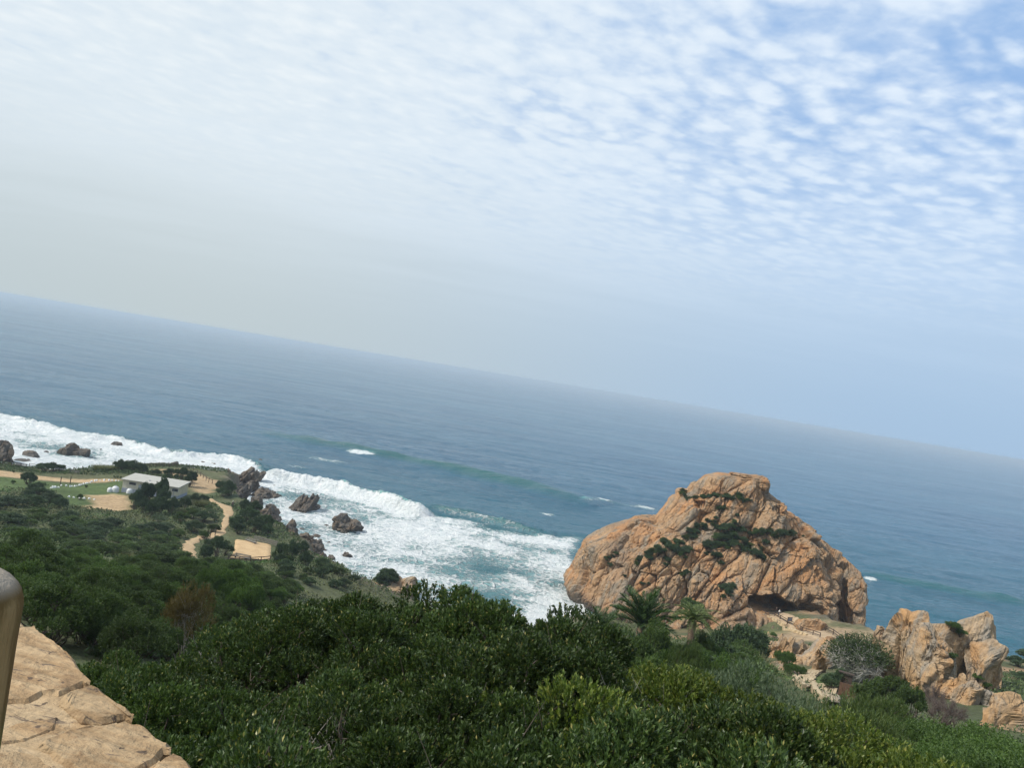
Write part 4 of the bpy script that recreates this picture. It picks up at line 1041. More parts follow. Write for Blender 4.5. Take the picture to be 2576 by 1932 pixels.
# ---- the thicket below the terrace wall
def plant_top(pr, p, d, label, cat='shrub', group=None, smin=0.5, smax=1.5, wide=1.0):
    c = W(*p, d=d); g = float(ground(c[0], c[1])) - 0.1
    s = float(np.clip((c[2] - g) / (pr['_h'] * 0.98), smin, smax))
    o = plant(pr, c[0], c[1], g, s * wide, label, cat, group)
    o.scale = (s * wide, s * wide, s)
    return o
LAB_N = 'dark glossy-leaved evergreen shrub in the dense thicket below the terrace wall'
LAB_Y = 'yellow-green leaved shrub in the dense thicket below the terrace wall'
GR_N, GR_Y = 'dark shrubs of the thicket', 'yellow-green shrubs of the thicket'
rows = [(600, 1310, 16), (690, 1282, 16.5), (790, 1275, 15.5), (890, 1283, 15), (985, 1290, 14.5), (1075, 1297, 14), (1160, 1312, 14), (1225, 1338, 14.5),
        (240, 1425, 13), (330, 1425, 12), (440, 1425, 12), (560, 1375, 13.5), (680, 1345, 13.5), (800, 1330, 13), (930, 1335, 13), (1050, 1372, 12), (1150, 1390, 11.5), (1260, 1395, 11.5), (1350, 1432, 11.5), (1450, 1445, 12), (1550, 1470, 12), (1720, 1545, 12), (1820, 1570, 12),
        (285, 1500, 9.5), (400, 1500, 9.5), (540, 1490, 10), (700, 1470, 10.5), (860, 1500, 10), (1010, 1510, 9.5), (1150, 1480, 10), (1300, 1490, 9.5), (1450, 1510, 9.5), (1600, 1545, 9.5), (1750, 1590, 9), (1900, 1605, 9), (2040, 1622, 9), (2180, 1645, 9),
        (370, 1590, 8), (500, 1600, 8), (700, 1600, 8), (900, 1620, 8), (1090, 1590, 8), (1300, 1600, 8), (1500, 1610, 8), (1700, 1645, 8), (1950, 1660, 7.6), (1180, 1650, 7), (800, 1660, 7), (1500, 1665, 7)]
for i, (x, y, d) in enumerate(rows):
    y += PR.uniform(0, 34) if y > 1320 else PR.uniform(8, 18)
    yel = x > 1130 and PR.random() < 0.62 or x > 1680
    if yel: plant_top(neary[i % 2], D(x, y), d, LAB_Y, 'shrub', GR_Y, 0.65, 1.3, 1.05)
    else: plant_top(near[i % 4], D(x, y), d, LAB_N, 'shrub', GR_N, 0.65, 1.3, 1.05)
for x, y, d in ((470, 1460, 11.2), (760, 1380, 13.6), (930, 1390, 12.8), (1330, 1470, 10.6), (650, 1520, 9.8), (1560, 1500, 11), (1230, 1430, 11.4), (840, 1440, 11.8), (640, 1380, 14.2), (1000, 1430, 12.6), (560, 1560, 9.4), (900, 1560, 9.2), (1110, 1440, 11.0)):
    plant_top(bare[PR.randrange(2)], D(x, y), d, 'half-bare shrub with pale twisted branches inside the dark thicket', 'shrub', 'half-bare shrubs in the thicket', 0.6, 1.3)
plant_top(olive, D(1650, 1478), 17, 'fine-leaved grey-green shrub between the thicket and the stone steps', smin=0.5, smax=2.2, wide=0.8)
plant_top(broom, D(1940, 1525), 30, 'feathery yellow-green broom below the wooden sign box', smin=0.5, smax=1.6, wide=1.0)
plant_top(broom, D(1860, 1565), 22, 'low olive-green broom in front of the feathery broom', smin=0.4, smax=1.4, wide=1.0)
for x, y, d, w in ((2085, 1575, 28, 0), (2020, 1585, 26, 0), (2150, 1600, 25, 0), (2210, 1615, 23, 0), (2060, 1612, 20, 0), (2140, 1632, 19, 0), (1980, 1610, 19, 0), (2210, 1640, 17, 0), (1990, 1560, 30, 0), (2120, 1575, 32, 0)):
    plant_top(greencl, D(x, y), d, 'soft bright-green shrub on the slope under the big pale boulder', 'shrub', 'bright-green shrubs under the pale boulder', 0.4, 1.5, 1.0)
# ---- right slope by the steps
plant_px(silver, Z5(850, 720), 96, 176, 'wide grey-green bush with tangled silvery branches beside the stone steps', sz=1.0)
for p, w in ((Z5(620, 880), 62), (Z5(700, 830), 50)):
    plant_px(dark[0], p, 90, w, 'dense dark bush overhanging the bend of the stone steps', 'shrub', 'dark bushes at the bend of the steps')
plant_px(purple, Z5(1600, 1120), 60, 150, 'leafless purple-brown bush in front of the rubble blocks')
plant_px(purple, Z5(1480, 950), 74, 70, 'small leafless brown bush at the foot of the tall outcrop')
for p, d, w in ((Z5(1000, 960), 66, 110), (Z5(1180, 950), 64, 100), (Z5(900, 1010), 52, 90), (Z5(1300, 1010), 58, 90)):
    plant_px(mid[PR.randrange(3)], p, d, w, 'green shrub on the slope between the sign box and the tall outcrop', 'shrub', 'green shrubs below the tall outcrop')
plant_px(bare[1], Z5(1330, 960), 62, 80, 'bleached dead branches lying over the shrubs below the tall outcrop')
for p, d, w in ((Z5(1620, 420), 97, 45), (Z5(1680, 470), 96, 38), (Z5(1610, 660), 88, 34), (Z5(1830, 840), 88, 34), (Z5(1900, 900), 86, 30)):
    rock_bush(p, w, midb, 'tuft of green growing in a cleft of the buff outcrop', 'green tufts in the outcrop clefts', BVH_OUT)
for p, d, w in ((Z5(2160, 740), 140, 70), (Z5(2190, 860), 120, 60), (Z5(2260, 700), 150, 80)):
    plant_px(dark[1], p, d, w, 'dark shrub on the far slope behind the seaward outcrop', 'shrub', 'shrubs behind the seaward outcrop')
for p, d, w in ((Z4(1250, 470), 96, 110), (Z4(1350, 450), 108, 100), (Z4(1150, 470), 90, 90), (Z4(1380, 500), 100, 70)):
    plant_px(dark[PR.randrange(3)], p, d, w, 'dark evergreen shrub between the palms and the low outcrop', 'shrub', 'dark shrubs beside the palms')
plant_px(redb, Z4(1250, 478), 86, 24, 'small dead bush with rust-red leaves among the dark shrubs')
plant_px(redb, Z4(840, 490), 60, 26, 'dead red-brown bush under the pale palm')
for p, d, w in ((Z4(1360, 600), 74, 95), (Z4(1290, 560), 76, 70), (Z4(1420, 610), 80, 75)):
    plant_px(reed[PR.randrange(2)], p, d, w, 'clump of tall straw-green reeds beside the bleached rocks', 'reeds', 'reeds beside the bleached rocks')
for p, d, w in ((Z4(1080, 640), 50, 140), (Z4(950, 620), 42, 120), (Z4(1200, 700), 44, 150), (Z4(880, 560), 48, 110), (Z4(1060, 570), 62, 110), (Z4(1000, 730), 30, 150), (Z4(800, 560), 38, 120), (Z4(1330, 720), 48, 90)):
    plant_px(slopeb if PR.random() < .5 else broom, p, d, w, 'light-green shrub on the slope between thicket and reeds', 'shrub', 'light-green shrubs before the reeds')
for p, d, w in ((Z4(1640, 650), 98, 50), (Z4(1700, 655), 98, 34), (Z4(1620, 555), 104, 34), (Z4(1570, 545), 106, 28), (Z4(1510, 410), 150, 22)):
    plant_px(midb, p, d, w, 'low green plant growing against the slanting buff slabs', 'shrub', 'low plants on the slanting slabs')
for p, d, w in ((Z4(700, 470), 50, 140), (Z4(560, 440), 46, 130), (Z4(450, 480), 40, 150), (Z4(300, 470), 34, 150), (Z4(620, 520), 34, 170), (Z4(480, 560), 26, 180), (Z4(760, 600), 26, 160), (Z4(250, 560), 22, 180), (Z4(1000, 470), 62, 90)):
    plant_px(slope[PR.randrange(3)], p, d, w, 'mid-green shrub around the feet of the palms', 'shrub', 'shrubs around the palms')
for x, y, d in ((1255, 1395, 52), (1310, 1405, 56), (1365, 1410, 54), (1420, 1412, 58), (1470, 1405, 60), (1520, 1402, 62), (1570, 1400, 66), (1615, 1402, 70), (1375, 1392, 52), (1400, 1398, 51), (1498, 1388, 57), (1285, 1392, 47), (1345, 1425, 46), (1440, 1425, 48), (1530, 1425, 50), (1290, 1420, 42), (1600, 1430, 56)):
    plant_top(slope[PR.randrange(3)] if PR.random() < .6 else dark[PR.randrange(3)], D(x, y), d, 'mid-green shrub around the feet of the palms', 'shrub', 'shrubs around the palms', 0.5, 2.2)
# ---- palms
def frond_mesh(L, nleaf, lw, droop, seed):
    r = np.random.default_rng(seed)
    t = np.linspace(0, 1, nleaf)
    ax = np.stack([L * t, 0 * t, L * (0.55 * t - droop * t ** 2)], -1)
    V, F = tube_arrays(ax[::4], np.linspace(0.03, 0.006, len(ax[::4])), 4)
    Vs, Fs = [V], [F]; n = len(V)
    pos = np.repeat(ax[3:], 2, 0); k = np.repeat(t[3:], 2)
    sg = np.tile([1.0, -1.0], nleaf - 3)
    tang = np.repeat(np.gradient(ax, axis=0)[3:], 2, 0); tang = unit(tang)
    dirs = unit(tang * 1.25 + np.stack([0 * sg, sg, 0.45 + 0 * sg], -1) + r.normal(size=(len(sg), 3)) * 0.08)
    ll = L * 0.24 * np.sin(np.pi * (0.12 + 0.80 * k)) + 0.05
    a, b = leaf_arrays(r, pos, dirs, ll, np.full(len(ll), lw)); Vs.append(a); Fs.append(b + n)
    return mesh_np('frond', np.concatenate(Vs), np.concatenate(Fs))
M_TRUNK = mat_plain('palm_trunk', (0.14, 0.10, 0.065), 0.95, 0.4, 8.0, 0.8, dist=0.05)
def palm(p, d, wpx, label, lm, seed, nfr=34, droop=0.55, trunk=1.0):
    c = W(*p, d=d); L = wpx * d / FPX * 0.53
    g = float(ground(c[0], c[1])); zc = c[2]
    o = empty('palm', (c[0], c[1], g))
    mb = MB(); hgt = max(zc - g, 0.4)
    mb.tube([(0, 0, -0.3), (0.05, 0, hgt * 0.5), (0, 0.03, hgt)], [0.32, 0.27, 0.30], 10); mb.build('trunk', M_TRUNK, o, True)
    ms = [frond_mesh(L, 26, L * 0.030, droop * k, seed + i) for i, k in enumerate((0.75, 1.0, 1.3))]
    for m_ in ms: m_.materials.append(lm)
    r = random.Random(seed)
    for i in range(nfr):
        f = link('frond', ms[i % 3], lm, o, loc=(0, 0, hgt))
        f.rotation_euler = (r.uniform(-.2, .2), -math.radians(-14 + 74 * ((i + .5) / nfr) ** 0.8), i * 2.39996 + r.uniform(-.2, .2))
        f.scale = (r.uniform(.82, 1.1),) * 3
    tag(o, label, 'palm')
palm(Z4(590, 350), 56, 180, 'large dark palm with stiff upright fronds before the great rock', L_PALM, 410, 40, 0.42)
palm(Z4(285, 400), 52, 130, 'smaller dark palm next to the foamy shore end of the thicket', L_PALM, 420, 32, 0.42)
palm(Z4(950, 318), 62, 118, 'pale yellowish palm with drooping fronds before the great rock', L_PALMY, 430, 34, 0.85)
# ---- scrub on the ledges of the great rock
RB = 'dark green scrub growing on a ledge of the great orange rock'
spots = [(895, 232, 28), (905, 212, 22), (940, 262, 24), (985, 255, 24), (1030, 252, 26), (1080, 248, 26), (1120, 246, 26), (1165, 250, 26), (1200, 255, 26), (1240, 252, 30), (1275, 272, 28), (1310, 272, 22), (1135, 320, 26), (1165, 318, 22),
         (1235, 365, 20), (1225, 405, 26), (1110, 380, 18), (1060, 400, 24), (1100, 405, 24), (985, 425, 26), (1030, 430, 30), (1080, 420, 22), (945, 465, 26), (985, 465, 30), (920, 505, 28), (965, 500, 30), (880, 540, 34),
         (780, 525, 36), (820, 560, 40), (760, 580, 40), (720, 590, 36), (860, 580, 40), (910, 590, 36), (940, 575, 30), (690, 625, 26), (640, 640, 34), (620, 665, 24), (810, 640, 28), (800, 670, 20), (920, 625, 22),
         (1140, 450, 40), (1190, 440, 40), (1110, 500, 40), (1160, 500, 46), (1210, 490, 44), (1260, 460, 36), (1060, 545, 40), (1100, 550, 40), (1160, 555, 40), (1220, 550, 44), (1270, 530, 40), (1310, 560, 40), (1340, 480, 30), (1385, 470, 40), (1430, 460, 34), (1350, 600, 40), (1400, 580, 44), (1390, 620, 30), (1420, 530, 26),
         (1490, 475, 40), (1530, 480, 40), (1575, 480, 34), (1100, 610, 30), (1130, 620, 36), (1140, 660, 24), (1050, 600, 22), (1470, 500, 20), (1650, 492, 12), (460, 620, 26), (490, 600, 20), (455, 668, 20), (545, 740, 16), (905, 730, 34), (930, 715, 24), (655, 790, 20), (690, 785, 16), (1170, 820, 42), (1190, 850, 34), (1160, 870, 26), (1205, 800, 30)]
spots += [(x + PR.uniform(-26, 26), y + PR.uniform(-12, 16), w * 0.9) for x, y, w in spots if w >= 26 and y < 700]
for i, (x, y, w) in enumerate(spots):
    rock_bush(Z3(x, y), w * 0.95, dark[i % 3] if i % 3 else mid[i % 3], RB, 'scrub on the ledges of the great rock')
rock_bush(Z3(945, 930), 70, midb, 'light green creeper hanging on the rock behind the pale palm', None)
# ---- the scrub-capped stack
for q, w in ((Z2(1820, 1095), 54), (Z2(1775, 1120), 40), (Z2(1870, 1115), 40), (Z2(1825, 1140), 46)):
    s = w * 183 / FPX / (2.05 * dark[0]['_r']); c = W(*q, d=STACK.location.y)
    plant(dark[0], c[0], STACK.location.y - 1.0, c[2] - 1.6, s, 'dark bush covering the top of the orange sea stack', 'shrub', 'bushes on the sea stack')
# ---- trees and bushes on the plain
def trees(items, prs, label, group, cat='shrub', **kw):
    for i, (x, y, w) in enumerate(items):
        plant_gr(prs[i % len(prs)], Z1(x, y), w / 3.16, label, cat, group, **kw)
for x0, x1, yt, yb in ((1010, 1130, 740, 900), (1080, 1250, 690, 890), (1060, 1200, 800, 930), (1210, 1350, 720, 890), (1180, 1330, 800, 940), (1290, 1420, 800, 930), (1130, 1260, 820, 960)):
    plant_box(dark[PR.randrange(3)], x0, x1, yt, yb, 'dark evergreen tree in front of the low white building', 'tree', 'dark trees before the building')
for x0, x1, yt, yb in ((1400, 1520, 800, 920), (1480, 1600, 770, 860), (1560, 1660, 780, 860)):
    plant_box(dark[PR.randrange(3)], x0, x1, yt, yb, 'dark bush at the yellow end wall of the white building', 'shrub', 'dark bushes at the building end wall')
plant_box(dark[1], 1200, 1330, 640, 860, 'tallest dark evergreen rising above the white building roof', 'tree')
for x0, x1, yt, yb in ((880, 1010, 500, 600), (960, 1110, 505, 600), (1060, 1170, 530, 605), (1180, 1290, 575, 620), (1280, 1400, 570, 640), (1370, 1500, 560, 680), (1450, 1560, 590, 720)):
    plant_box(dark[PR.randrange(3)], x0, x1, yt, yb, 'dark evergreen behind the low white building', 'tree', 'dark trees behind the building')
trees([(830, 590, 90), (770, 590, 90), (880, 580, 80)], reed, 'wispy reed clump at the sea edge beyond the lawn', 'reeds at the sea edge', 'reeds')
trees([(330, 590, 150), (400, 590, 160), (460, 590, 130)], dark, 'low dark mound of scrub on the sand edge by the surf', 'low dark scrub on the sand edge', sz=0.7)
trees([(430, 545, 70)], reed, 'spiky plant crowning the low dark scrub mound', None, 'plant')
for x0, x1, yt, yb in ((170, 420, 690, 800), (150, 300, 740, 830), (300, 530, 770, 870), (150, 370, 780, 880), (-30, 200, 790, 880), (400, 540, 800, 890), (-100, 60, 830, 900), (150, 290, 600, 700)):
    plant_box(dark[PR.randrange(3)], x0, x1, yt, yb, 'dark spreading bush on the near edge of the lawn', 'shrub', 'dark bushes on the lawn edge')
trees([(625, 815, 70), (95, 690, 50), (680, 720, 40), (100, 600, 30), (930, 640, 30), (905, 640, 28), (955, 645, 28), (690, 910, 40), (1040, 880, 40)], mid, 'small round bush dotted on the lawn', 'small bushes on the lawn')
for x0, x1, yt, yb in ((1680, 1790, 670, 760), (1740, 1880, 670, 790), (1700, 1830, 720, 800)):
    plant_box(dark[PR.randrange(3)], x0, x1, yt, yb, 'dark bush on the flank of the promontory', 'shrub', 'dark bushes on the promontory')
for x0, x1, yt, yb in ((1880, 2010, 820, 920), (1810, 1950, 940, 1060), (1880, 2060, 880, 1010), (1820, 1960, 1000, 1100), (1930, 2100, 960, 1090), (2030, 2170, 940, 1060), (1960, 2080, 830, 940), (2060, 2180, 1010, 1110)):
    plant_box(dark[PR.randrange(3)], x0, x1, yt, yb, 'dark shrub between the sand path and the bay cliff', 'shrub', 'dark shrubs above the bay cliff')
for x0, x1, yt, yb in ((1560, 1690, 1180, 1300), (1640, 1790, 1110, 1280), (1720, 1860, 1150, 1270), (1600, 1720, 1130, 1230)):
    plant_box(dark[PR.randrange(3)], x0, x1, yt, yb, 'grey-green bush between the sand path and the gravel terrace', 'shrub', 'bushes between path and terrace')
for x0, x1, yt, yb in ((890, 1010, 850, 1000), (960, 1120, 830, 1010), (1060, 1190, 830, 950), (1080, 1220, 920, 1040), (900, 1020, 930, 1030)):
    plant_box(dark[PR.randrange(3)], x0, x1, yt, yb, 'dark bush at the seaward end of the gravel terrace', 'shrub', 'dark bushes at the terrace end', Z2)
trees([(1500, 970, 180), (1600, 1000, 180), (1420, 1000, 180), (1300, 1060, 160), (1680, 1080, 140), (1520, 1080, 200), (1400, 1120, 150), (1250, 1000, 160), (1600, 1130, 130), (1700, 980, 80), (1650, 900, 90), (1720, 1130, 60)], [mid[0], dark[1], mid[1], greyb], 'rounded scrub bush beside the sand path', 'scrub bushes beside the sand path', sz=0.8)
trees([(1500, 830, 110), (1580, 870, 120), (1660, 930, 110), (1540, 920, 110), (1440, 930, 100)], [greyb, reed[0], greyb], 'dry grey-green grassy bush near the building end', 'dry bushes near the building end', sz=0.8)
# big bright tree at the left and its neighbour
plant_px(slope[0], Z1(190, 1230), 58, 140, 'big domed green tree standing above the shrubs at the left', 'tree', sz=1.25)
plant_px(slope[1], Z1(500, 1310), 60, 84, 'rounder green tree on the lower side of the big domed one', 'tree', sz=1.2)
plant_px(slope[2], Z1(60, 1330), 55, 90, 'green tree filling in beneath the big domed one', 'tree', sz=1.2)
plant_px(rust, Z6(1360, 330), 33, 140, 'rust-brown feathery shrub rising out of the green slope', 'shrub', sz=1.1)
plant_px(redb, Z6(720, 215), 44, 30, 'small dead red bush amid the green slope', 'shrub')
for q, d, w in ((Z2(480, 1110), 66, 130), (Z2(600, 1130), 66, 120), (Z2(380, 1110), 70, 110), (Z2(700, 1160), 62, 110), (Z2(850, 1190), 58, 90), (Z2(300, 1060), 80, 120), (Z2(520, 1060), 82, 130), (Z2(420, 1050), 84, 100), (Z2(620, 1090), 76, 110)):
    plant_px(slopeb, q, d, w / 3.16 * 2.1, 'bright green rounded shrub on the brow above the sand path', 'shrub', 'bright green shrubs on the brow')
def fill(poly, n, prs, wm, label, group, cat='shrub', sz=None, mind=1.0, seed=0, dmin=0):
    """individual shrubs over a stretch of slope seen inside a photo polygon"""
    r = random.Random(seed); P = np.array(poly); k = 0; tries = 0; placed = []
    while k < n and tries < n * 30:
        tries += 1
        x = r.uniform(P[:, 0].min(), P[:, 0].max()); y = r.uniform(P[:, 1].min(), P[:, 1].max())
        if not inside(np.array([x]), np.array([y]), P)[0]: continue
        c = fan_hit(x, y)
        if c is None or c[1] < dmin: continue
        w = r.uniform(*wm)
        if any((c[0] - a) ** 2 + (c[1] - b) ** 2 < (0.33 * (w + e)) ** 2 * mind for a, b, e in placed): continue
        placed.append((c[0], c[1], w)); pr = r.choice(prs)
        plant(pr, c[0], c[1], c[2] - 0.25, w / (2.05 * pr['_r']), label, cat, group, sz); k += 1
fill([D(50, 1300), D(250, 1290), D(450, 1285), D(620, 1300), D(560, 1380), D(480, 1440), D(330, 1460), D(220, 1460), D(90, 1390)], 64, [slope[0], slope[1], slope[2], slope[0], slope[1], slopeb], (2.6, 4.2), 'leafy green shrub on the near slope beyond the wall corner', 'leafy shrubs of the near slope', 'shrub', None, 0.8, 3, 16)
fill([D(0, 1225), D(170, 1230), D(400, 1230), D(640, 1262), D(640, 1300), D(450, 1300), D(250, 1300), D(0, 1320)], 50, [slope[0], slope[1], slopeb, slope[2]], (3.0, 5.0), 'green shrub on the brow of the slope above the plain', 'shrubs on the slope brow', 'shrub', 0.9, 0.8, 4, 30)
fill([D(0, 1115), D(140, 1120), D(250, 1130), D(380, 1160), D(385, 1225), D(200, 1240), D(0, 1220)], 60, [mid[0], dark[1], mid[1], mid[2], dark[0]], (3.0, 6.0), 'low scrub bush on the hillside between the lawn and the brow', 'scrub bushes of the hillside', 'shrub', 0.55, 0.9, 5, 90)
fill([D(600, 1215), D(720, 1215), D(780, 1268), D(740, 1280), D(620, 1262)], 16, [dark[0], dark[1], mid[2]], (2.2, 4.0), 'dark bush on the steep slope below the gravel terrace', 'bushes below the gravel terrace', 'shrub', 0.8, 0.9, 6, 90)
fill([D(1500, 1420), D(1640, 1470), D(1700, 1530), D(1650, 1500), D(1560, 1480), D(1450, 1440)], 16, [slopeb, slope[1], neary[0]], (1.6, 2.8), 'fresh green shrub on the slope left of the stone steps', 'fresh green shrubs left of the steps', 'shrub', 0.9, 0.8, 7, 18)
for i, (x, y) in enumerate(((225, 1195), (245, 1205), (210, 1210), (265, 1200), (230, 1220))):
    plant_px(reed[i % 2], D(x, y), 100, 46, 'pale feathery grass clump on the left hillside', 'grass', 'pale grass clumps of the hillside')
for pr in PROTOS:
    if pr.name not in used:
        for ch in list(pr.children): bpy.data.objects.remove(ch)
        bpy.data.objects.remove(pr)

# ---- low scrub and grass that nobody could count
def scrub_cover():
    r = np.random.default_rng(88)
    n = 420000
    x = r.uniform(-170, 120, n); y = 20 + 245 * r.random(n) ** 0.9
    az = np.abs(np.arctan2(x, y)); keep = az < 0.66
    sd, _, _ = seg_dist(x, y, SHORE, True); keep &= inside(x, y, SHORE) & (sd > 5)
    nz = fbm2(x, y, 0.10, 3, 90); m = np.ones(n, bool)
    def off(pix, z=8.0):
        nonlocal m
        m &= ~inside(x, y, [W(*q, z=z) for q in pix])
    off([Z1(-400, 520), Z1(1000, 600), Z1(1010, 760), Z1(1080, 930), Z1(820, 925), Z1(640, 900), Z1(480, 880), Z1(440, 770), Z1(-400, 770)])
    off([Z1(960, 600), Z1(1500, 660), Z1(1500, 800), Z1(1400, 830), Z1(960, 770)])
    off([Z1(1100, 530), Z1(1450, 530), Z1(1860, 600), Z1(1850, 660), Z1(1700, 780), Z1(1530, 720), Z1(1500, 640)])
    off([Z9(980, 1440), Z9(1010, 1180), Z9(1250, 1070), Z9(1440, 1030), Z9(1570, 920), Z9(1610, 700), Z9(1420, 450), Z9(1480, 450), Z9(1740, 590), Z9(1800, 720), Z9(1690, 800), Z9(1690, 1060), Z9(1280, 1140), Z9(1250, 1440)], 9.2)
    off([Z2(580, 800), Z2(700, 790), Z2(900, 850), Z2(890, 1010), Z2(570, 970)], 9.3)
    m &= ~((np.hypot(x - 62, y - 168) < 26) | ((x > 29) & (x < 57) & (y > 72) & (y < 112)) | ((x > 55) & (y > 130)))
    keep &= m & (nz > -0.55)
    x, y, nz = x[keep], y[keep], nz[keep]
    d = np.hypot(x, y)
    p = np.stack([x, y, ground(x, y)], -1)
    hgt = (0.15 + 0.75 * np.clip(nz + 0.3, 0, 1)) * r.random(len(x)) ** 0.6
    p[:, 2] += hgt - 0.1
    dirs = unit(rand_dirs(r, len(x)) + np.array([0, 0, 0.75]))
    sz = (0.16 + d * 0.0016) * r.uniform(0.6, 1.3, len(x))
    V, F = leaf_arrays(r, p, dirs, sz, sz * 0.5)
    me = mesh_np('scrub', V, F)
    m, t, b, out = newmat('scrub_leaf')
    geo = t.n('ShaderNodeNewGeometry'); isl = geo.outputs['Random Per Island']
    c = t.mix(isl, (0.040, 0.068, 0.027), (0.110, 0.150, 0.058))
    c = t.mix(t.smooth(t.noise(geo.outputs['Position'], 0.05, 4, 0.6), 0.50, 0.66), c, (0.125, 0.130, 0.060))
    c = t.mix(t.smooth(t.noise(geo.outputs['Position'], 0.11, 4, 0.6), 0.58, 0.70), c, (0.075, 0.150, 0.035))
    t.l(c, b.inputs['Base Color']); b.inputs['Roughness'].default_value = 0.8; b.inputs['Specular IOR Level'].default_value = 0.2
    tag(link('scrub_cover', me, m), 'low green scrub and rough grass covering the slopes', 'scrub', kind='stuff')
scrub_cover()
# ------------------------------------------------------------------ paths
def mat_sand(name, a, b_, sc=1.0):
    m, t, b, out = newmat(name)
    geo = t.n('ShaderNodeNewGeometry').outputs['Position']
    c = t.mix(t.smooth(t.noise(geo, 0.5 * sc, 6, 0.65), 0.35, 0.65), a, b_)
    c = t.mix(1.0, c, t.lin(t.noise(geo, 6 * sc, 5, 0.7), 0.3, 0.7, 0.8, 1.2), 'MULTIPLY')
    t.l(c, b.inputs['Base Color']); b.inputs['Roughness'].default_value = 0.95; b.inputs['Specular IOR Level'].default_value = 0.15
    bump(t, b, t.noise(geo, 3 * sc, 6, 0.7), 0.5, 0.08)
    return m
M_SAND = mat_sand('path_sand', (0.44, 0.32, 0.19), (0.36, 0.255, 0.15))
M_GRAVEL = mat_sand('terrace_gravel', (0.50, 0.355, 0.20), (0.42, 0.29, 0.16))
M_CPATH = mat_sand('cave_path_earth', (0.42, 0.315, 0.205), (0.34, 0.25, 0.16))
def strip(name, left, right, mat, cols=8, sub=4, lift=0.10, rag=0.6):
    """sheet draped over the ground between two edge lines"""
    L = np.array(left); R = np.array(right)
    k = np.linspace(0, len(L) - 1, (len(L) - 1) * sub + 1)
    def ip(A): return np.stack([np.interp(k, np.arange(len(A)), A[:, i]) for i in range(2)], -1)
    L, R = ip(L), ip(R)
    L += np.stack([fbm2(L[:, 0], L[:, 1], 0.8, 2, 3), fbm2(L[:, 0], L[:, 1], 0.8, 2, 4)], -1) * rag
    R += np.stack([fbm2(R[:, 0], R[:, 1], 0.8, 2, 5), fbm2(R[:, 0], R[:, 1], 0.8, 2, 6)], -1) * rag
    u = np.linspace(0, 1, cols)
    P = L[:, None] * (1 - u)[None, :, None] + R[:, None] * u[None, :, None]
    z = ground(P[..., 0], P[..., 1]) + lift
    z[:, 0] -= lift + 0.08; z[:, -1] -= lift + 0.08
    V = np.concatenate([P, z[..., None]], -1).reshape(-1, 3)
    return tag(link(name, mesh_np(name, V, grid_faces(len(L), cols), True), mat), kind='structure')
pl = [(1000, 1450), (1010, 1330), (1030, 1200), (1110, 1120), (1250, 1088), (1370, 1072), (1450, 1035), (1530, 990), (1580, 920), (1605, 800), (1620, 700), (1560, 590), (1430, 465)]
pr_ = [(1240, 1450), (1240, 1340), (1220, 1265), (1212, 1200), (1290, 1140), (1430, 1120), (1600, 1080), (1655, 1000), (1685, 920), (1690, 810), (1790, 710), (1730, 600), (1490, 465)]
strip('sand_path', [W(*Z9(*q), z=9.0)[:2] for q in pl], [W(*Z9(*q), z=9.0)[:2] for q in pr_], M_SAND, 8, 5, 0.14)
strip('gravel_terrace', [W(*Z2(*q), z=9.4)[:2] for q in ((600, 815), (595, 880), (580, 930), (545, 975))], [W(*Z2(*q), z=9.4)[:2] for q in ((900, 852), (895, 900), (890, 960), (880, 1003))], M_GRAVEL, 16, 6, 0.22, 0.1)
ce_l = [(320, 390), (480, 460), (620, 510), (830, 620), (1060, 725), (1230, 795), (1350, 815), (1420, 900), (1500, 1010)]
ce_r = [(760, 385), (900, 430), (1010, 480), (1060, 600), (1250, 645), (1420, 680), (1560, 760), (1700, 870), (1660, 990)]
strip('cave_path', [G(Z8(*q))[:2] for q in ce_l], [G(Z8(*q))[:2] for q in ce_r], M_CPATH, 10, 6, 0.16)
M_PAVE = mat_plain('pale_paving_stone', (0.39, 0.305, 0.195), 0.92, 0.22, 2.5, 0.5)
M_PAVEBED = mat_plain('paving_mortar', (0.36, 0.29, 0.20), 0.95, 0.2, 2.0, 0.4)
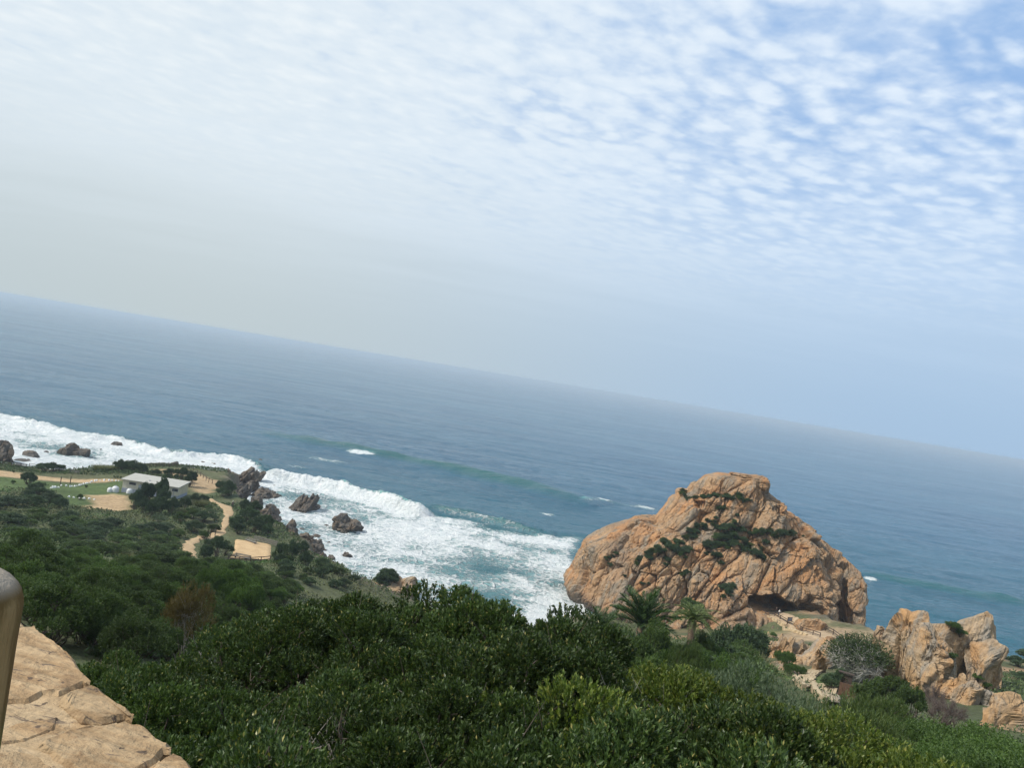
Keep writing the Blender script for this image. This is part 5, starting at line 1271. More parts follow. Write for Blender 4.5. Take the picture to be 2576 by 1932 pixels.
def paved(name, left, right, nr, nc, seed, edge):
    """landing of flat stones: bed, stones one by one and a kerb of upright stones"""
    r = random.Random(seed)
    L = np.array([G(Z8(*q)) for q in left]); R = np.array([G(Z8(*q)) for q in right])
    base = tag(strip(name, [q[:2] for q in L], [q[:2] for q in R], M_PAVEBED, 8, 6, 0.26, 0.0), kind='structure')
    kk = np.linspace(0, len(L) - 1, nr + 1)
    def at(k, u):
        a = np.array([np.interp(k, np.arange(len(L)), L[:, i]) for i in (0, 1)]); b = np.array([np.interp(k, np.arange(len(R)), R[:, i]) for i in (0, 1)])
        p = a * (1 - u) + b * u; return np.array([p[0], p[1], float(ground(p[0], p[1])) + 0.27])
    for i in range(nr):
        sh = r.uniform(0, 1)
        for j in range(nc):
            u0 = max((j + sh - 0.5) / nc, 0.0); u1 = min((j + 1 + sh - 0.5) / nc, 1.0)
            if u1 - u0 < 0.06: continue
            q = [at(kk[i], u0), at(kk[i], u1), at(kk[i + 1], u1), at(kk[i + 1], u0)]
            c = sum(q) / 4; q = [c + (p - c) * r.uniform(0.84, 0.93) + np.array([r.uniform(-.05, .05), r.uniform(-.05, .05), 0]) for p in q]
            hh = r.uniform(0.03, 0.07)
            mb = MB(); top = [p + np.array([0, 0, hh]) for p in q]; inn = [c + (p - c) * 0.9 + np.array([0, 0, hh + 0.015]) for p in q]
            mb.add([*[p - np.array([0, 0, .06]) for p in q], *top, *inn], [(0, 1, 5, 4), (1, 2, 6, 5), (2, 3, 7, 6), (3, 0, 4, 7), (4, 5, 9, 8), (5, 6, 10, 9), (6, 7, 11, 10), (7, 4, 8, 11), (8, 9, 10, 11)])
            mb.build('paving_stone', M_PAVE, base)
    E = np.array([G(Z8(*q)) for q in edge]); seg = np.linalg.norm(np.diff(E, axis=0), axis=1); cum = np.concatenate([[0], np.cumsum(seg)])
    s = 0.0
    while s < cum[-1] - 0.4:
        w = r.uniform(0.35, 0.75); c = np.array([np.interp(s + w / 2, cum, E[:, i]) for i in range(3)])
        d = np.array([np.interp(min(s + w, cum[-1]), cum, E[:, i]) - np.interp(s, cum, E[:, i]) for i in range(3)])
        a = math.atan2(d[1], d[0]); hh = r.uniform(0.75, 1.0)
        mb = MB(); mb.box((0, 0, 0), (w * .95, r.uniform(.3, .42), hh))
        mb.v = [(x + r.uniform(-.03, .03), y + r.uniform(-.03, .03), z + r.uniform(-.04, .04)) for x, y, z in mb.v]
        mb.build('kerb_stone', M_PAVE, base, loc=(c[0], c[1], float(ground(c[0], c[1])) + 0.42 - hh / 2 + 0.05), rz=a); s += w
paved('stone_landing', [(1240, 1318), (1100, 1350), (935, 1395), (935, 1470), (1010, 1560), (1090, 1640)], [(1400, 1330), (1370, 1360), (1280, 1430), (1265, 1500), (1300, 1560), (1230, 1620)], 13, 7, 1, [(1000, 1372), (930, 1398), (925, 1470), (980, 1550), (1090, 1640)])
def Z5to8(x, y): s = Z5(x, y); return ((s[0] - 1850) * 6.32, (s[1] - 1480) * 6.32)
paved('stone_steps', [Z5to8(475, 905), Z5to8(490, 960), Z5to8(520, 1010), Z5to8(590, 1065)], [Z5to8(560, 905), Z5to8(690, 945), Z5to8(720, 1010), Z5to8(700, 1075)], 13, 6, 2, [Z5to8(472, 910), Z5to8(475, 955), Z5to8(520, 1020), Z5to8(590, 1072)])

# ------------------------------------------------------------------ timber: fences, benches, boards
M_WOOD = mat_plain('dark_stained_timber', (0.060, 0.042, 0.032), 0.8, 0.3, 5.0, 0.4)
M_WOODG = mat_plain('weathered_grey_timber', (0.19, 0.175, 0.155), 0.85, 0.25, 5.0, 0.4)
def fence(label, pts, h=1.15, rails=(0.55, 1.0), pw=0.15, rw=0.13, mat=None, raw=False):
    P = [np.array(q) if raw else G(q) for q in pts]
    mat = mat or M_WOOD
    o = empty('fence', P[0])
    r = random.Random(len(label))
    for q in P:
        mb = MB(); hh = h * r.uniform(.95, 1.08); t_ = (r.uniform(-.03, .03), r.uniform(-.03, .03))
        mb.tube([(0, 0, -0.3), (t_[0] * .6, t_[1] * .6, hh * .6), (t_[0], t_[1], hh)], [pw * .55, pw * .55, pw * .52], 8)
        mb.build('post', mat, o, loc=q - P[0])
    for a, b_ in zip(P[:-1], P[1:]):
        for z in rails:
            mb = MB(); A = a - P[0] + np.array([0, 0, z * h / 1.1 + r.uniform(-.03, .03)]); B = b_ - P[0] + np.array([0, 0, z * h / 1.1 + r.uniform(-.03, .03)])
            mb.bar(A, B, rw * .6, rw); mb.build('rail', mat, o)
    tag(o, label, 'fence')
fence('dark timber rail fence descending from the cave mouth along the path', [Z8(*q) for q in ((322, 372), (475, 455), (620, 455), (705, 510), (825, 592), (945, 640), (1055, 712), (1228, 760), (1340, 805))])
fence('dark timber rail fence on the sea side of the cave path', [Z8(*q) for q in ((1425, 685), (1550, 750), (1665, 838), (1783, 888))])
fence('short fence run at the cliff edge beyond the litter bin', [Z8(*q) for q in ((1760, 800), (1885, 865), (1960, 880))])
fence('dark rail fence closing the near side of the gravel terrace', [Z2(*q) for q in ((545, 988), (635, 997), (722, 1006), (806, 1002), (880, 993))], 1.3)
fence('grey plank fence at the seaward side of the gravel terrace', [Z2(*q) for q in ((755, 832), (812, 846), (870, 862), (932, 880))], 1.3, (0.45, 0.75, 1.05), rw=0.2, mat=M_WOODG)
fence('low fence between the sand track and the left surf', [Z1(*q) for q in ((-60, 535), (20, 538), (90, 546), (165, 552))])
fence('fence stub beside the dark scrub mound by the surf', [Z1(*q) for q in ((230, 556), (300, 556))])
fence('timber fence round the sandy lookout above the surf', [Z1(*q) for q in ((1140, 560), (1187, 560), (1237, 562), (1290, 563), (1342, 562), (1405, 562))], 1.5)
fence('row of fence posts following the sand track to the promontory', [Z1(*q) for q in ((1465, 585), (1500, 588), (1535, 590), (1565, 612), (1592, 628), (1614, 646), (1637, 664), (1658, 676), (1686, 688))], 1.4, (0.9,))
fence('two wooden posts marking the gap of the white stone line', [Z1(478, 700), Z1(556, 690)], 2.2, (), pw=0.2)
fence('dark gate posts where the sand path bends by the bush', [Z9(1382, 1090), Z9(1425, 1075), Z9(1495, 1050)], 2.0, (0.9,))
def bench(p, label, rz, L=2.2):
    q = G(p); o = empty('bench', q, rz)
    for y in (-.2, 0, .2): mb = MB(); mb.box((0, y, .46), (L, .17, .06)); mb.build('seat_plank', M_WOODG, o)
    for x in (-L / 2 + .25, L / 2 - .25):
        mb = MB(); mb.box((x, 0, .2), (.12, .5, .46)); mb.build('leg', M_WOOD, o)
    for z in (.72, .92): mb = MB(); mb.box((0, .3, z), (L, .05, .14)); mb.build('back_plank', M_WOODG, o)
    for x in (-L / 2 + .3, L / 2 - .3): mb = MB(); mb.box((x, .27, .68), (.08, .06, .62)); mb.build('back_post', M_WOOD, o)
    tag(o, label, 'bench')
bench(Z2(728, 842), 'grey wooden bench at the back fence of the gravel terrace', -0.5, 3.2)
bench(Z2(660, 972), 'dark wooden bench inside the near fence of the gravel terrace', -0.1, 3.4)
bench(Z1(165, 553), 'wooden bench on the sand track facing the left surf', 0.1, 3.2)
bench(Z1(590, 606), 'low bench on the sand strip behind the lawn', 0.1, 3.0)
# litter bin, information board, sign box
q = G(Z8(1628, 868)); o = empty('litter_bin', q)
mb = MB(); mb.box((0, 0, .48), (.62, .62, .95)); mb.build('bin_body', mat_plain('bin_steel', (.12, .125, .13), .6, .2, 3), o)
mb = MB(); mb.box((0, 0, 1.02), (.72, .72, .1)); mb.build('bin_lid', M_WOODG, o)
mb = MB(); mb.box((0, -.318, .72), (.4, .02, .16)); mb.build('opening', M_WOOD, o)
tag(o, 'grey square litter bin by the sea-side fence of the cave path', 'bin')
q = G(Z8(850, 590)); o = empty('information_board', q, 0.35)
for x in (-.55, .55): mb = MB(); mb.box((x, 0, .75), (.12, .12, 1.7)); mb.build('post', M_WOOD, o)
mb = MB(); mb.box((0, -.02, 1.15), (.98, .05, .75)); mb.build('panel', mat_plain('board_blue_grey', (.16, .20, .27), .5, .15, 4, 0), o)
mb = MB(); mb.box((0, -.01, 1.62), (1.4, .16, .1)); mb.build('cap_rail', M_WOOD, o)
tag(o, 'small framed blue-grey board standing at the cave path fence', 'board')
q = G(Z8(1720, 1640)); o = empty('sign_box', q, -0.5)
for x in (-.62, .62): mb = MB(); mb.box((x, 0, .95), (.14, .14, 2.1)); mb.build('post', M_WOOD, o)
for i in range(5): mb = MB(); mb.box((0, -.03, .75 + i * .25), (1.1, .06, .23)); mb.build('board', M_WOOD, o)
mb = MB(); mb.box((0, 0, 2.08), (1.7, .6, .08)); mb.build('roof', M_WOOD, o)
tag(o, 'dark brown wooden sign box beside the stone steps', 'sign')
q = W(*Z5(790, 900), d=86); o = empty('wood_shed', (q[0], q[1], float(ground(q[0], q[1]))), -0.4)
M_SHED = mat_plain('brown_boards', (0.115, 0.065, 0.04), 0.85, 0.3, 4)
for i in range(6): mb = MB(); mb.box((-1.0 + i * .4, 0, .8), (.37, .08, 1.7)); mb.build('board', M_SHED, o)
for x in (-1.15, 1.15): mb = MB(); mb.box((x, .06, .85), (.1, .1, 1.95)); mb.build('post', M_WOOD, o)
tag(o, 'red-brown board screen half hidden by the silvery bush', 'screen')
# low dry-stone kerb below the cave path fence
M_KERB = mat_plain('cream_kerb_stone', (0.47, 0.36, 0.22), 0.92, 0.25, 2.0, 0.6)
E = np.array([G(Z8(*p)) for p in ((335, 395), (480, 470), (620, 530), (760, 615), (900, 690), (1000, 725), (1120, 760))])
cum = np.concatenate([[0], np.cumsum(np.linalg.norm(np.diff(E, axis=0), axis=1))]); o = empty('retaining_wall', E[0]); r = random.Random(8); s = 0
while s < cum[-1] - .5:
    w = r.uniform(.6, 1.2)
    c = np.array([np.interp(s + w / 2, cum, E[:, i]) for i in range(3)]); e = np.array([np.interp(min(s + w, cum[-1]), cum, E[:, i]) - np.interp(s, cum, E[:, i]) for i in range(3)])
    for lv in range(2):
        mb = MB(); mb.box((0, 0, 0), (w * .93, .45, .5)); mb.v = [(x + r.uniform(-.06, .06), y + r.uniform(-.05, .05), z + r.uniform(-.05, .05)) for x, y, z in mb.v]
        mb.build('stone', M_KERB, o, loc=(c[0] - E[0][0] + r.uniform(-.2, .2) * lv, c[1] - E[0][1] - .1, float(ground(c[0], c[1])) - E[0][2] - .22 + .5 * lv), rz=math.atan2(e[1], e[0]))
    s += w
tag(o, 'low cream stone retaining wall under the cave path fence', 'wall')

# ------------------------------------------------------------------ the white building
def build_house():
    A = W(*Z1(966, 745), z=7.4); B = W(*Z1(1400, 806), z=7.6); Cc = W(*Z1(1503, 792), z=7.6)
    e1 = (B - A)[:2]; L = np.linalg.norm(e1); e1 /= L; e2 = np.array([-e1[1], e1[0]])
    dep = 7.5
    g0 = 7.3
    rz = math.atan2(e1[1], e1[0])
    o = empty('low_building', (A[0], A[1], g0), rz)
    hf, hb = 3.3, 3.65
    WALL = mat_plain('cream_wall', (0.50, 0.47, 0.38), 0.85, 0.18, 0.8, 0.15)
    GAB = mat_plain('pale_yellow_cladding', (0.50, 0.45, 0.30), 0.8, 0.14, 0.8, 0.1)
    BAND = mat_plain('blue_grey_base', (0.30, 0.33, 0.38), 0.85, 0.12, 1.0, 0.1)
    ROOF = mat_plain('off_white_roof', (0.37, 0.36, 0.32), 0.75, 0.10, 0.6, 0.1)
    GL = mat_plain('dark_window_glass', (0.03, 0.035, 0.045), 0.15, 0.1, 2, 0)
    FR = mat_plain('grey_frame', (0.28, 0.30, 0.33), 0.6, 0.1, 2, 0)
    mb = MB(); mb.add([(0, 0, -1), (L, 0, -1), (L, dep, -1), (0, dep, -1), (0, 0, hf), (L, 0, hf), (L, dep, hb), (0, dep, hb)], [(0, 1, 5, 4), (2, 3, 7, 6), (3, 0, 4, 7), (4, 5, 6, 7), (1, 2, 6, 5)]); mb.build('wall', WALL, o)
    mb = MB(); mb.box((L / 2, -.02, .35), (L + .08, .06, 1.5)); mb.build('base_band', BAND, o)
    mb = MB(); mb.box((L + .02, dep / 2, .25), (.06, dep + .04, 1.3)); mb.build('base_band', BAND, o)
    n = 6
    for i in range(n):
        y0 = dep / n * i + .05; y1 = dep / n * (i + 1) - .05; k = lambda y: hf + (hb - hf) * y / dep - .12
        mb = MB(); mb.add([(L + .05, y0, .95), (L + .05, y1, .95), (L + .05, y1, k(y1)), (L + .05, y0, k(y0)), (L - .02, y0, .95), (L - .02, y1, .95), (L - .02, y1, k(y1)), (L - .02, y0, k(y0))], [(0, 1, 2, 3), (0, 3, 7, 4), (1, 5, 6, 2), (3, 2, 6, 7), (0, 4, 5, 1)]); mb.build('cladding_panel', GAB, o)
    mb = MB(); mb.add([(-.45, -.45, hf - .02), (L + .45, -.45, hf - .02), (L + .45, dep + .4, hb + .06), (-.45, dep + .4, hb + .06), (-.45, -.45, hf + .2), (L + .45, -.45, hf + .2), (L + .45, dep + .4, hb + .28), (-.45, dep + .4, hb + .28)], [(0, 3, 2, 1), (4, 5, 6, 7), (0, 1, 5, 4), (1, 2, 6, 5), (2, 3, 7, 6), (3, 0, 4, 7)]); rf = mb.build('roof', ROOF, o)
    for x, y in ((6.2, 2.0), (9.6, 1.2), (10.3, 1.0), (10.9, .9)): mb = MB(); mb.box((x, y, hf + .3 + .05 * y), (.5, .35, .2)); mb.build('roof_vent', FR, rf)
    for x, w_ in ((2.6, 1.7), (6.9, 1.7)):
        wn = MB(); wn.box((x, -.03, 2.55), (w_ + .16, .1, .76)); f = wn.build('window', FR, o)
        mb = MB(); mb.box((x, -.085, 2.55), (w_, .03, .6)); mb.build('pane', GL, f)
    mb = MB(); mb.box((5.0, -.04, 1.35), (1.5, .1, 2.4)); dr = mb.build('door', FR, o)
    mb = MB(); mb.box((5.0, -.1, 1.5), (1.2, .03, 1.9)); mb.build('door_panel', BAND, dr)
    for x in (11.5, 14.0): 
        wn = MB(); wn.box((x, -.03, 2.55), (1.6, .1, .76)); f = wn.build('window', FR, o)
        mb = MB(); mb.box((x, -.085, 2.55), (1.44, .03, .6)); mb.build('pane', GL, f)
    mb = MB(); mb.bar((L - .9, -.08, 0), (L - .9, -.08, 3.5), .1, .1); mb.build('downpipe', FR, o)
    tag(o, 'long low cream building with an off-white flat roof on the coastal plain', 'building')
    TK = mat_plain('white_tank', (0.60, 0.61, 0.61), 0.5, 0.08, 2, 0)
    def tank(x, y, s, label, grp=None):
        p = np.array([A[0], A[1]]) + e1 * x + e2 * y; t = empty('water_tank', (p[0], p[1], float(ground(p[0], p[1])) - .05), rz)
        mb = MB(); mb.tube([(0, 0, 0), (0, 0, .15 * s), (0, 0, 1.0 * s), (0, 0, 1.35 * s), (0, 0, 1.5 * s)], [.78 * s, .8 * s, .8 * s, .55 * s, .2 * s], 14); mb.build('tank_body', TK, t, True)
        mb = MB(); mb.tube([(0, 0, 1.48 * s), (0, 0, 1.6 * s)], [.24 * s, .24 * s], 10); mb.build('lid', FR, t)
        tag(t, label, 'tank', grp)
    tank(-1.1, -1.3, 1.15, 'big white water tank at the lawn corner of the cream building')
    tank(-2.2, -1.9, .85, 'smaller white tank outside the big one at the building corner')
    tank(2.6, -1.2, .95, 'white tank standing under the first window of the building')
    tank(7.4, -1.6, 1.25, 'white tank standing beyond the door of the building')
build_house()
M_WHITE = mat_plain('whitewashed_stone', (0.72, 0.72, 0.70), 0.9, 0.12, 3, 0.3)
sm = make_rock_mesh('whitewashed_stone', (0.7, 0.55, 0.42), 5, sub=2, jag=0.7)
def stones(pix, step, label, group, z=7.0):
    P = np.array([W(*Z1(*q), z=z)[:2] for q in pix]); cum = np.concatenate([[0], np.cumsum(np.linalg.norm(np.diff(P, axis=0), axis=1))])
    for s in np.arange(0, cum[-1], step):
        x, y = np.interp(s, cum, P[:, 0]) + PR.uniform(-.15, .15), np.interp(s, cum, P[:, 1]) + PR.uniform(-.15, .15)
        tag(link('whitewashed_stone', sm, M_WHITE, loc=(x, y, float(ground(x, y)) + .05), rz=PR.uniform(0, 6), scale=PR.uniform(.6, 1.0)), label, 'stone', group)
stones([(395, 725), (465, 708), (400, 694)], .95, 'whitewashed stone at the corner of the lawn stone line', 'white stones at the line corner')
stones([(490, 686), (560, 692), (620, 680), (690, 664), (770, 648), (860, 656), (960, 672)], 1.0, 'whitewashed stone of the long line crossing the lawn', 'white stones of the long line')
stones([(545, 830), (640, 836), (700, 836), (765, 842)], 1.1, 'whitewashed stone of the short line by the bare sand patch', 'white stones of the short line')
for q in ((1375, 1302), (1425, 1304)):
    pass
for a, b_, l in (((1370, 1298), (1432, 1306), 'lower'), ((1375, 1212), (1432, 1216), 'upper'), ((1385, 1200), (1432, 1205), 'top')):
    A = W(*Z1(*a), z=9.5); B = W(*Z1(*b_), z=9.5)
    mb = MB(); mb.box((0, 0, 0), (np.linalg.norm((B - A)[:2]), .5, .35)); c = (A + B) / 2
    tag(mb.build('step_edge', M_KERB, None, loc=(c[0], c[1], float(ground(c[0], c[1])) + .1), rz=math.atan2(B[1] - A[1], B[0] - A[0])), 'pale %s step edge joining the sand path from the hillside' % l, 'step')

# ------------------------------------------------------------------ people
def skin_mesh(name, verts, edges, rad, sub=1):
    me = bpy.data.meshes.new(name); me.from_pydata([tuple(v) for v in verts], edges, [])
    ob = bpy.data.objects.new(name, me); COL.objects.link(ob)
    md = ob.modifiers.new('skin', 'SKIN'); md.use_smooth_shade = True
    if sub: ob.modifiers.new('sub', 'SUBSURF').levels = sub; ob.modifiers['sub'].render_levels = sub
    for i, v in enumerate(me.skin_vertices[0].data):
        v.radius = rad[i] if not np.isscalar(rad[i]) else (rad[i], rad[i]); v.use_root = (i == 0)
    dg = bpy.context.evaluated_depsgraph_get(); ev = bpy.data.meshes.new_from_object(ob.evaluated_get(dg))
    bpy.data.objects.remove(ob); ev.name = name
    return ev
M_SKIN = mat_plain('skin', (0.42, 0.26, 0.18), 0.6, 0.05, 3, 0)
M_HAIR = mat_plain('dark_hair', (0.025, 0.018, 0.014), 0.6, 0.2, 9, 0)
def person(pos, rz, label, top, legs, pose='stand', hat=None, pack=None):
    o = empty('person', pos, rz)
    if pose == 'walk': fa, fb, ka, kb = .26, -.24, .12, -.02
    elif pose == 'lean': fa, fb, ka, kb = .06, -.08, .03, -.02
    else: fa, fb, ka, kb = .05, -.04, .02, 0
    ln = .16 if pose == 'lean' else 0.02
    S = lambda y, z, k: (0 + k, y, z)
    V = [(0, 0, .95), (0, -ln * .4, 1.15), (0, -ln, 1.40), (0, -ln * 1.15, 1.50), (0, -ln * 1.3 - .01, 1.57), (0, -ln * 1.4 - .02, 1.66), (0, -ln * 1.4, 1.74),
         (.17, -ln, 1.40), (.23, -ln + .02 - (0.12 if pose == 'lean' else 0), 1.14), (.20, -ln - .10 - (0.22 if pose == 'lean' else 0), .93 + (0.12 if pose == 'lean' else 0)), (.19, -ln - .15 - (0.28 if pose == 'lean' else 0), .86 + (0.14 if pose == 'lean' else 0)),
         (-.17, -ln, 1.40), (-.23, -ln + .02, 1.14), (-.20, -ln - .10, .93), (-.19, -ln - .15, .86),
         (.10, 0, .88), (.105, -fa * .5 - .02, .48), (.105, -fa + ka, .08), (.11, -fa + ka - .14, .03),
         (-.10, 0, .88), (-.105, -fb * .5 - .02, .48), (-.105, -fb + kb, .08), (-.11, -fb + kb - .14, .03)]
    E = [(0, 1), (1, 2), (2, 3), (3, 4), (4, 5), (5, 6), (2, 7), (7, 8), (8, 9), (9, 10), (2, 11), (11, 12), (12, 13), (13, 14), (0, 15), (15, 16), (16, 17), (17, 18), (0, 19), (19, 20), (20, 21), (21, 22)]
    Rr = [(.15, .10), (.13, .09), (.15, .09), (.055, .055), (.07, .08), (.085, .10), (.06, .07), (.06, .06), (.045, .045), (.034, .034), (.03, .02), (.06, .06), (.045, .045), (.034, .034), (.03, .02), (.085, .085), (.06, .06), (.042, .042), (.035, .03), (.085, .085), (.06, .06), (.042, .042), (.035, .03)]
    link('body', skin_mesh('body', V, E, Rr), M_SKIN, o)
    idx = [0, 1, 2, 7, 8, 9, 11, 12, 13]; mp = {k: i for i, k in enumerate(idx)}
    link('jacket', skin_mesh('jacket', [V[i] for i in idx], [(mp[a], mp[b]) for a, b in E if a in mp and b in mp], [tuple(np.array(Rr[i]) + .022) for i in idx]), mat_plain('cloth_top', top, .9, .15, 6, .2), o)
    idx = [0, 15, 16, 17, 19, 20, 21]; mp = {k: i for i, k in enumerate(idx)}
    link('trousers', skin_mesh('trousers', [V[i] for i in idx], [(mp[a], mp[b]) for a, b in E if a in mp and b in mp], [tuple(np.array(Rr[i]) + .018) for i in idx]), mat_plain('cloth_legs', legs, .9, .15, 6, .2), o)
    hv = np.array(V[5]); mb = MB()
    mb.tube([hv + (0, .02, -.03), hv + (0, .02, .05), hv + (0, .015, .11), hv + (0, .01, .14)], [.105, .112, .085, .03], 10)
    mb.build('hat' if hat else 'hair', mat_plain('cloth_hat', hat, .9, .1, 6, .2) if hat else M_HAIR, o, True)
    if pack:
        mb = MB(); mb.box((0, .17, 1.22), (.3, .18, .46)); mb.build('backpack', mat_plain('cloth_pack', pack, .9, .1, 6, .2), o)
    tag(o, label, 'person')
q = G(Z9(1735, 655)); person(q + np.array([0, 0, .12]), 0.4, 'person in dark clothes and a white cap walking on the sand path', (.02, .024, .03), (.02, .02, .026), 'walk', (.7, .7, .68))
def on_tip(p): c = W(*p, z=7.2); return np.array([c[0], c[1], max(float(ground(c[0], c[1])), 5.0)])
q = on_tip(Z9(1706, 170)); person(q, 2.6, 'person in black clothes looking at the sea from the promontory', (.015, .016, .02), (.02, .02, .025))
q = on_tip(Z9(1680, 170)); person(q, 2.9, 'person in a pale brown coat beside the one in black on the promontory', (.22, .16, .12), (.10, .08, .07))
q = G(Z8(690, 470)); person(q + np.array([0, 0.6, .14]), 1.2, 'person in a white top leaning on the fence in front of the cave', (.78, .78, .76), (.06, .06, .08), 'lean')
q = G(Z8(655, 440)); person(q + np.array([0, 0.6, .14]), -1.9, 'person in dark clothes standing close beside the one in white', (.05, .035, .035), (.04, .04, .05))

# ------------------------------------------------------------------ terrace wall, post, terrace
ZC = H - 0.80
def capp(x, y): return W(*Z6(x, y), z=ZC)[:2]
M_CAP = None
def mat_cap(name, a, b_, c_):
    m, t, b, out = newmat(name)
    geo = t.n('ShaderNodeNewGeometry').outputs['Position']
    oi = t.n('ShaderNodeObjectInfo').outputs['Random']
    rotn = t.n('ShaderNodeVectorRotate', rotation_type='Z_AXIS'); t.l(geo, rotn.inputs['Vector']); rotn.inputs['Angle'].default_value = 0.2
    bed = t.scale(rotn.outputs[0], (3.5, 14.0, 6.0))
    n1 = t.noise(bed, 1.6, 7, 0.62, 0.5); n2 = t.noise(geo, 14, 6, 0.65, 0.4); n3 = t.noise(geo, 70, 4, 0.6)
    c = t.mix(t.smooth(n1, 0.36, 0.62), a, b_)
    c = t.mix(t.smooth(n2, 0.54, 0.66), c, c_)
    c = t.mix(t.math('MULTIPLY', t.smooth(t.noise(bed, 2.6, 6, 0.7, 0.8), 0.60, 0.66), 0.8), c, (0.10, 0.075, 0.06))
    c = t.mix(t.math('MULTIPLY', t.smooth(t.noise(geo, 38, 3, 0.5, 0.3), 0.68, 0.72), 0.85), c, (0.07, 0.05, 0.04))
    c = t.mix(1.0, c, t.lin(n3, 0.3, 0.7, 0.85, 1.15), 'MULTIPLY')
    c = t.mix(1.0, c, t.lin(oi, 0, 1, 0.88, 1.10), 'MULTIPLY')
    t.l(c, b.inputs['Base Color']); b.inputs['Roughness'].default_value = 0.9; b.inputs['Specular IOR Level'].default_value = 0.25
    h = t.math('ADD', t.math('MULTIPLY', n1, 0.8), t.math('MULTIPLY', n2, 0.7)); h = t.math('ADD', h, t.math('MULTIPLY', n3, 0.12))
    bump(t, b, h, 0.9, 0.03)
    return m
M_CAP = mat_cap('wall_flagstone', (0.29, 0.19, 0.10), (0.40, 0.285, 0.165), (0.235, 0.15, 0.08))
M_MORT = mat_cap('wall_mortar', (0.45, 0.33, 0.20), (0.40, 0.285, 0.165), (0.34, 0.225, 0.12))
wall = empty('terrace_wall', (0, 0, ZC - 1.0))
def capstone(pts, zt, seed, pix=True, th=0.07):
    r = random.Random(seed)
    P = [np.array(capp(*q)) if pix else np.array(q) for q in pts]
    for lev in range(2):
        Q = []
        for a, b_ in zip(P, P[1:] + P[:1]):
            L = np.linalg.norm(b_ - a); n = np.array([-(b_ - a)[1], (b_ - a)[0]]) / (L + 1e-9)
            Q += [a, (a + b_) / 2 + n * r.uniform(-.07, .07) * L * 0.8]
        P = Q
    bm = bmesh.new()
    vs_ = [bm.verts.new((p[0], p[1], zt - (ZC - 1.0) - 0.010 + r.uniform(-.002, .002))) for p in P]
    f = bm.faces.new(vs_); f.normal_update()
    if f.normal.z < 0: f.normal_flip()
    ext = bmesh.ops.extrude_face_region(bm, geom=[f])
    low = [v for v in ext['geom'] if isinstance(v, bmesh.types.BMVert)]
    for v in low: v.co.z += 0.0
    for v in vs_: v.co.z -= th
    top = [g for g in ext['geom'] if isinstance(g, bmesh.types.BMFace)]
    bmesh.ops.inset_region(bm, faces=top, thickness=0.009, depth=0.0)
    inner = max(bm.faces, key=lambda g: g.calc_area() if g.normal.z > .9 else 0)
    for v in inner.verts: v.co.z += 0.010
    bmesh.ops.triangulate(bm, faces=[inner])
    me = bpy.data.meshes.new('capstone'); bm.to_mesh(me); bm.free()
    return link('capstone', me, M_CAP, wall)
cs = [[(-200, 440), (60, 415), (120, 438), (165, 452), (188, 484), (130, 497), (-200, 520)],
      [(-250, 535), (125, 505), (200, 494), (238, 490), (300, 535), (400, 602), (468, 660), (528, 722), (560, 790), (600, 862), (622, 900), (580, 893), (535, 918), (410, 970), (300, 955), (212, 1015), (50, 1022), (-260, 1040)],
      [(592, 915), (650, 910), (692, 932), (740, 985), (830, 1042), (908, 1088), (918, 1148), (872, 1128), (800, 1146), (700, 1166), (566, 1160), (486, 1094), (440, 1050), (416, 1030), (424, 985), (545, 930)],
      [(-260, 1190), (40, 1180), (280, 1118), (430, 1112), (396, 1200), (300, 1240), (180, 1285), (20, 1308), (-280, 1330)],
      [(566, 1185), (700, 1180), (880, 1148), (926, 1166), (1000, 1182), (1090, 1252), (1188, 1312), (1192, 1366), (1140, 1362), (1095, 1425), (1000, 1480), (820, 1540), (560, 1540), (420, 1440), (330, 1370), (250, 1330), (300, 1270), (440, 1225)],
      [(1196, 1388), (1262, 1402), (1335, 1476), (1420, 1560), (1360, 1640), (1150, 1640), (1000, 1560), (1060, 1470), (1120, 1420)],
      [(-300, 1360), (20, 1345), (180, 1345), (300, 1390), (400, 1470), (480, 1560), (250, 1700), (-300, 1700)],
      [(1440, 1570), (1540, 1640), (1640, 1760), (1500, 1860), (1300, 1760), (1370, 1660)], [(500, 1570), (800, 1560), (990, 1575), (1140, 1655), (1280, 1770), (900, 1900), (400, 1800), (280, 1720)]]
for i, q in enumerate(cs): capstone(q, ZC + 0.004 * (i % 3), 50 + i)
# mortar bed and body of the wall, along the outer edge line
e0 = np.array(capp(1335, 1476)); e1_ = np.array(capp(130, 445)); ev = (e1_ - e0) / np.linalg.norm(e1_ - e0); en = np.array([-ev[1], ev[0]])
if en @ (-e0) < 0: en = -en                         # towards the camera's side
def wp(s, k): return e0 + ev * s + en * k
mb = MB()
for s0, s1 in ((-1.6, 3.5),):
    a, b_, c_, d_ = wp(s0, 0.03), wp(s1, 0.03), wp(s1, 0.62), wp(s0, 0.62)
    mb.add([(*p, z) for z in (0.90, 0.996) for p in (a, b_, c_, d_)], [(3, 2, 1, 0), (4, 5, 6, 7), (0, 1, 5, 4), (1, 2, 6, 5), (2, 3, 7, 6), (3, 0, 4, 7)])
mb.build('mortar_bed', M_MORT, wall)
r = random.Random(3)
for crs in range(9):
    s = -1.6 + r.uniform(0, .2)
    while s < 3.3:
        w = r.uniform(.25, .5); a = wp(s + w / 2, 0.335)
        mb = MB(); mb.box((0, 0, 0), (w - .015, .53 + r.uniform(-.02, .02), .285)); mb.v = [(x + r.uniform(-.008, .008), y + r.uniform(-.008, .008), z) for x, y, z in mb.v]
        mb.build('wall_stone', M_CAP, wall, loc=(a[0], a[1], .90 - .15 - crs * .30 + .002), rz=math.atan2(ev[1], ev[0])); s += w
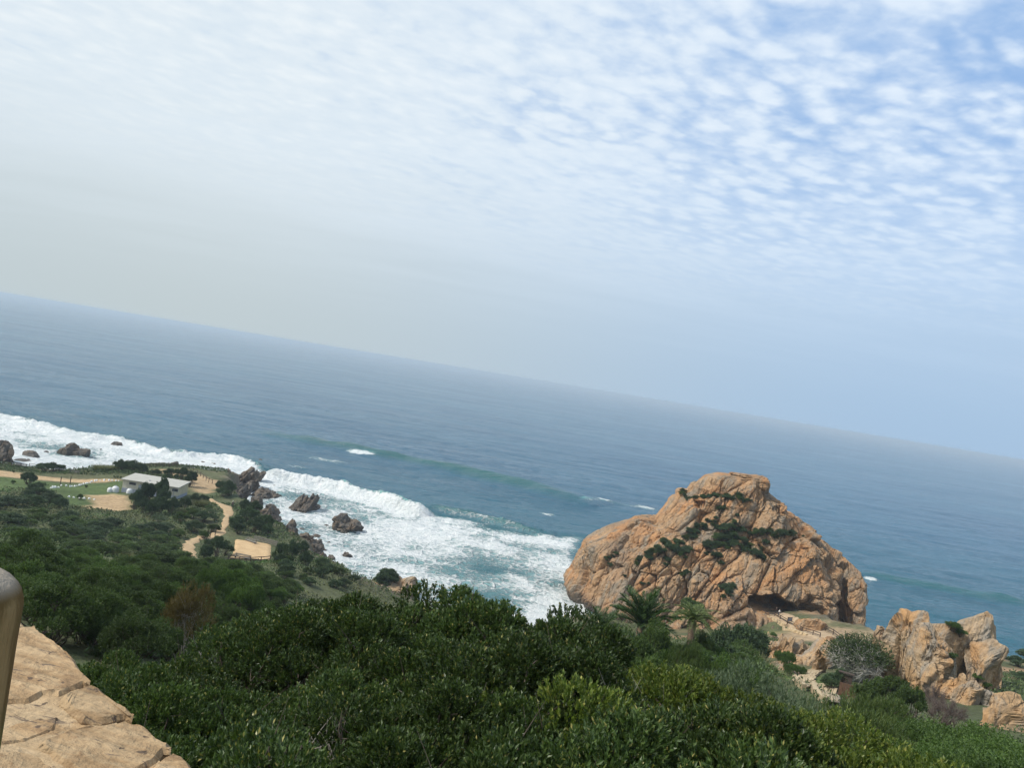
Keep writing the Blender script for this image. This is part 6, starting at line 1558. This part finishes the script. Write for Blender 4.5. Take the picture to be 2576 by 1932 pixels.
tag(wall, 'stone terrace wall topped with irregular tan flagstones', 'wall')
# terrace floor behind the wall
mb = MB(); zf = ZC - 1.0
q = [wp(-1.6, 0.60), wp(3.5, 0.60), wp(3.5, 6), wp(-1.6, 6)]
mb.add([(*p, z) for z in (zf - 6, zf) for p in q], [(3, 2, 1, 0), (4, 5, 6, 7), (0, 1, 5, 4), (1, 2, 6, 5), (2, 3, 7, 6), (3, 0, 4, 7)])
tag(mb.build('terrace', M_PAVEBED), kind='structure')
# round timber post at the wall
pr0 = W(*D(46, 1300), d=0.98); rad = 0.075
ptop = W(*D(22, 1240), d=0.98)[2]
hgt = ptop - zf
m, t, b, out = newmat('weathered_post')
co = t.n('ShaderNodeTexCoord').outputs['Object']
g = t.noise(t.scale(co, (26, 26, 2.2)), 1.0, 7, 0.65, 0.4); n2 = t.noise(co, 9, 5, 0.6)
c = t.mix(t.smooth(g, 0.42, 0.58), (0.135, 0.085, 0.032), (0.28, 0.19, 0.085)); c = t.mix(t.smooth(n2, 0.5, 0.7), c, (0.11, 0.105, 0.035))
sp = t.n('ShaderNodeSeparateXYZ'); t.l(co, sp.inputs[0])
c = t.mix(t.smooth(sp.outputs[2], hgt - 0.035, hgt - 0.012), c, (0.34, 0.29, 0.23))
t.l(c, b.inputs['Base Color']); b.inputs['Roughness'].default_value = 1.0; b.inputs['Specular IOR Level'].default_value = 0.1; bump(t, b, g, 0.9, 0.02)
o = empty('timber_post', (pr0[0] - rad - 0.008, pr0[1], zf))
mb = MB(); _a = np.linspace(0, 1.5, 9); zz = [0, .3, .6, hgt - .10, *(hgt - .05 + .05 * np.sin(_a))]; rr = [rad * 1.04, rad * 1.03, rad * 1.01, rad, *(rad * np.cos(_a) ** 0.8)]
mb.tube([(0.002 * math.sin(9 * z), 0, z) for z in zz], rr, 28); mb.build('shaft', m, o, True)
mb = MB(); mb.tube([(0, 0, 0), (0, 0, .05)], [rad * 1.5, rad * 1.4], 20); mb.build('foot_collar', M_WOODG, o)
tag(o, 'round weathered timber post with a domed top at the terrace wall', 'post')

# ------------------------------------------------------------------ haze
m = bpy.data.materials.new('sea_haze'); m.use_nodes = True; t = NT(m.node_tree)
out = t.n('ShaderNodeOutputMaterial'); pv = t.n('ShaderNodeVolumePrincipled')
pv.inputs['Color'].default_value = (0.68, 0.81, 0.93, 1); pv.inputs['Density'].default_value = 0.00019; pv.inputs['Anisotropy'].default_value = 0.15
t.l(pv.outputs[0], out.inputs['Volume'])
mb = MB(); mb.box((0, 18000, 25.5), (130000, 72000, 63.0)); hz = mb.build('haze', m)
tag(hz, 'thin pale sea haze over the whole coast', 'haze', kind='stuff')
SC.cycles.volume_bounces = 0
SC.cycles.adaptive_threshold = 0.02; SC.cycles.max_bounces = 5; SC.cycles.diffuse_bounces = 2; SC.cycles.glossy_bounces = 2; SC.cycles.transmission_bounces = 2; SC.cycles.transparent_max_bounces = 4
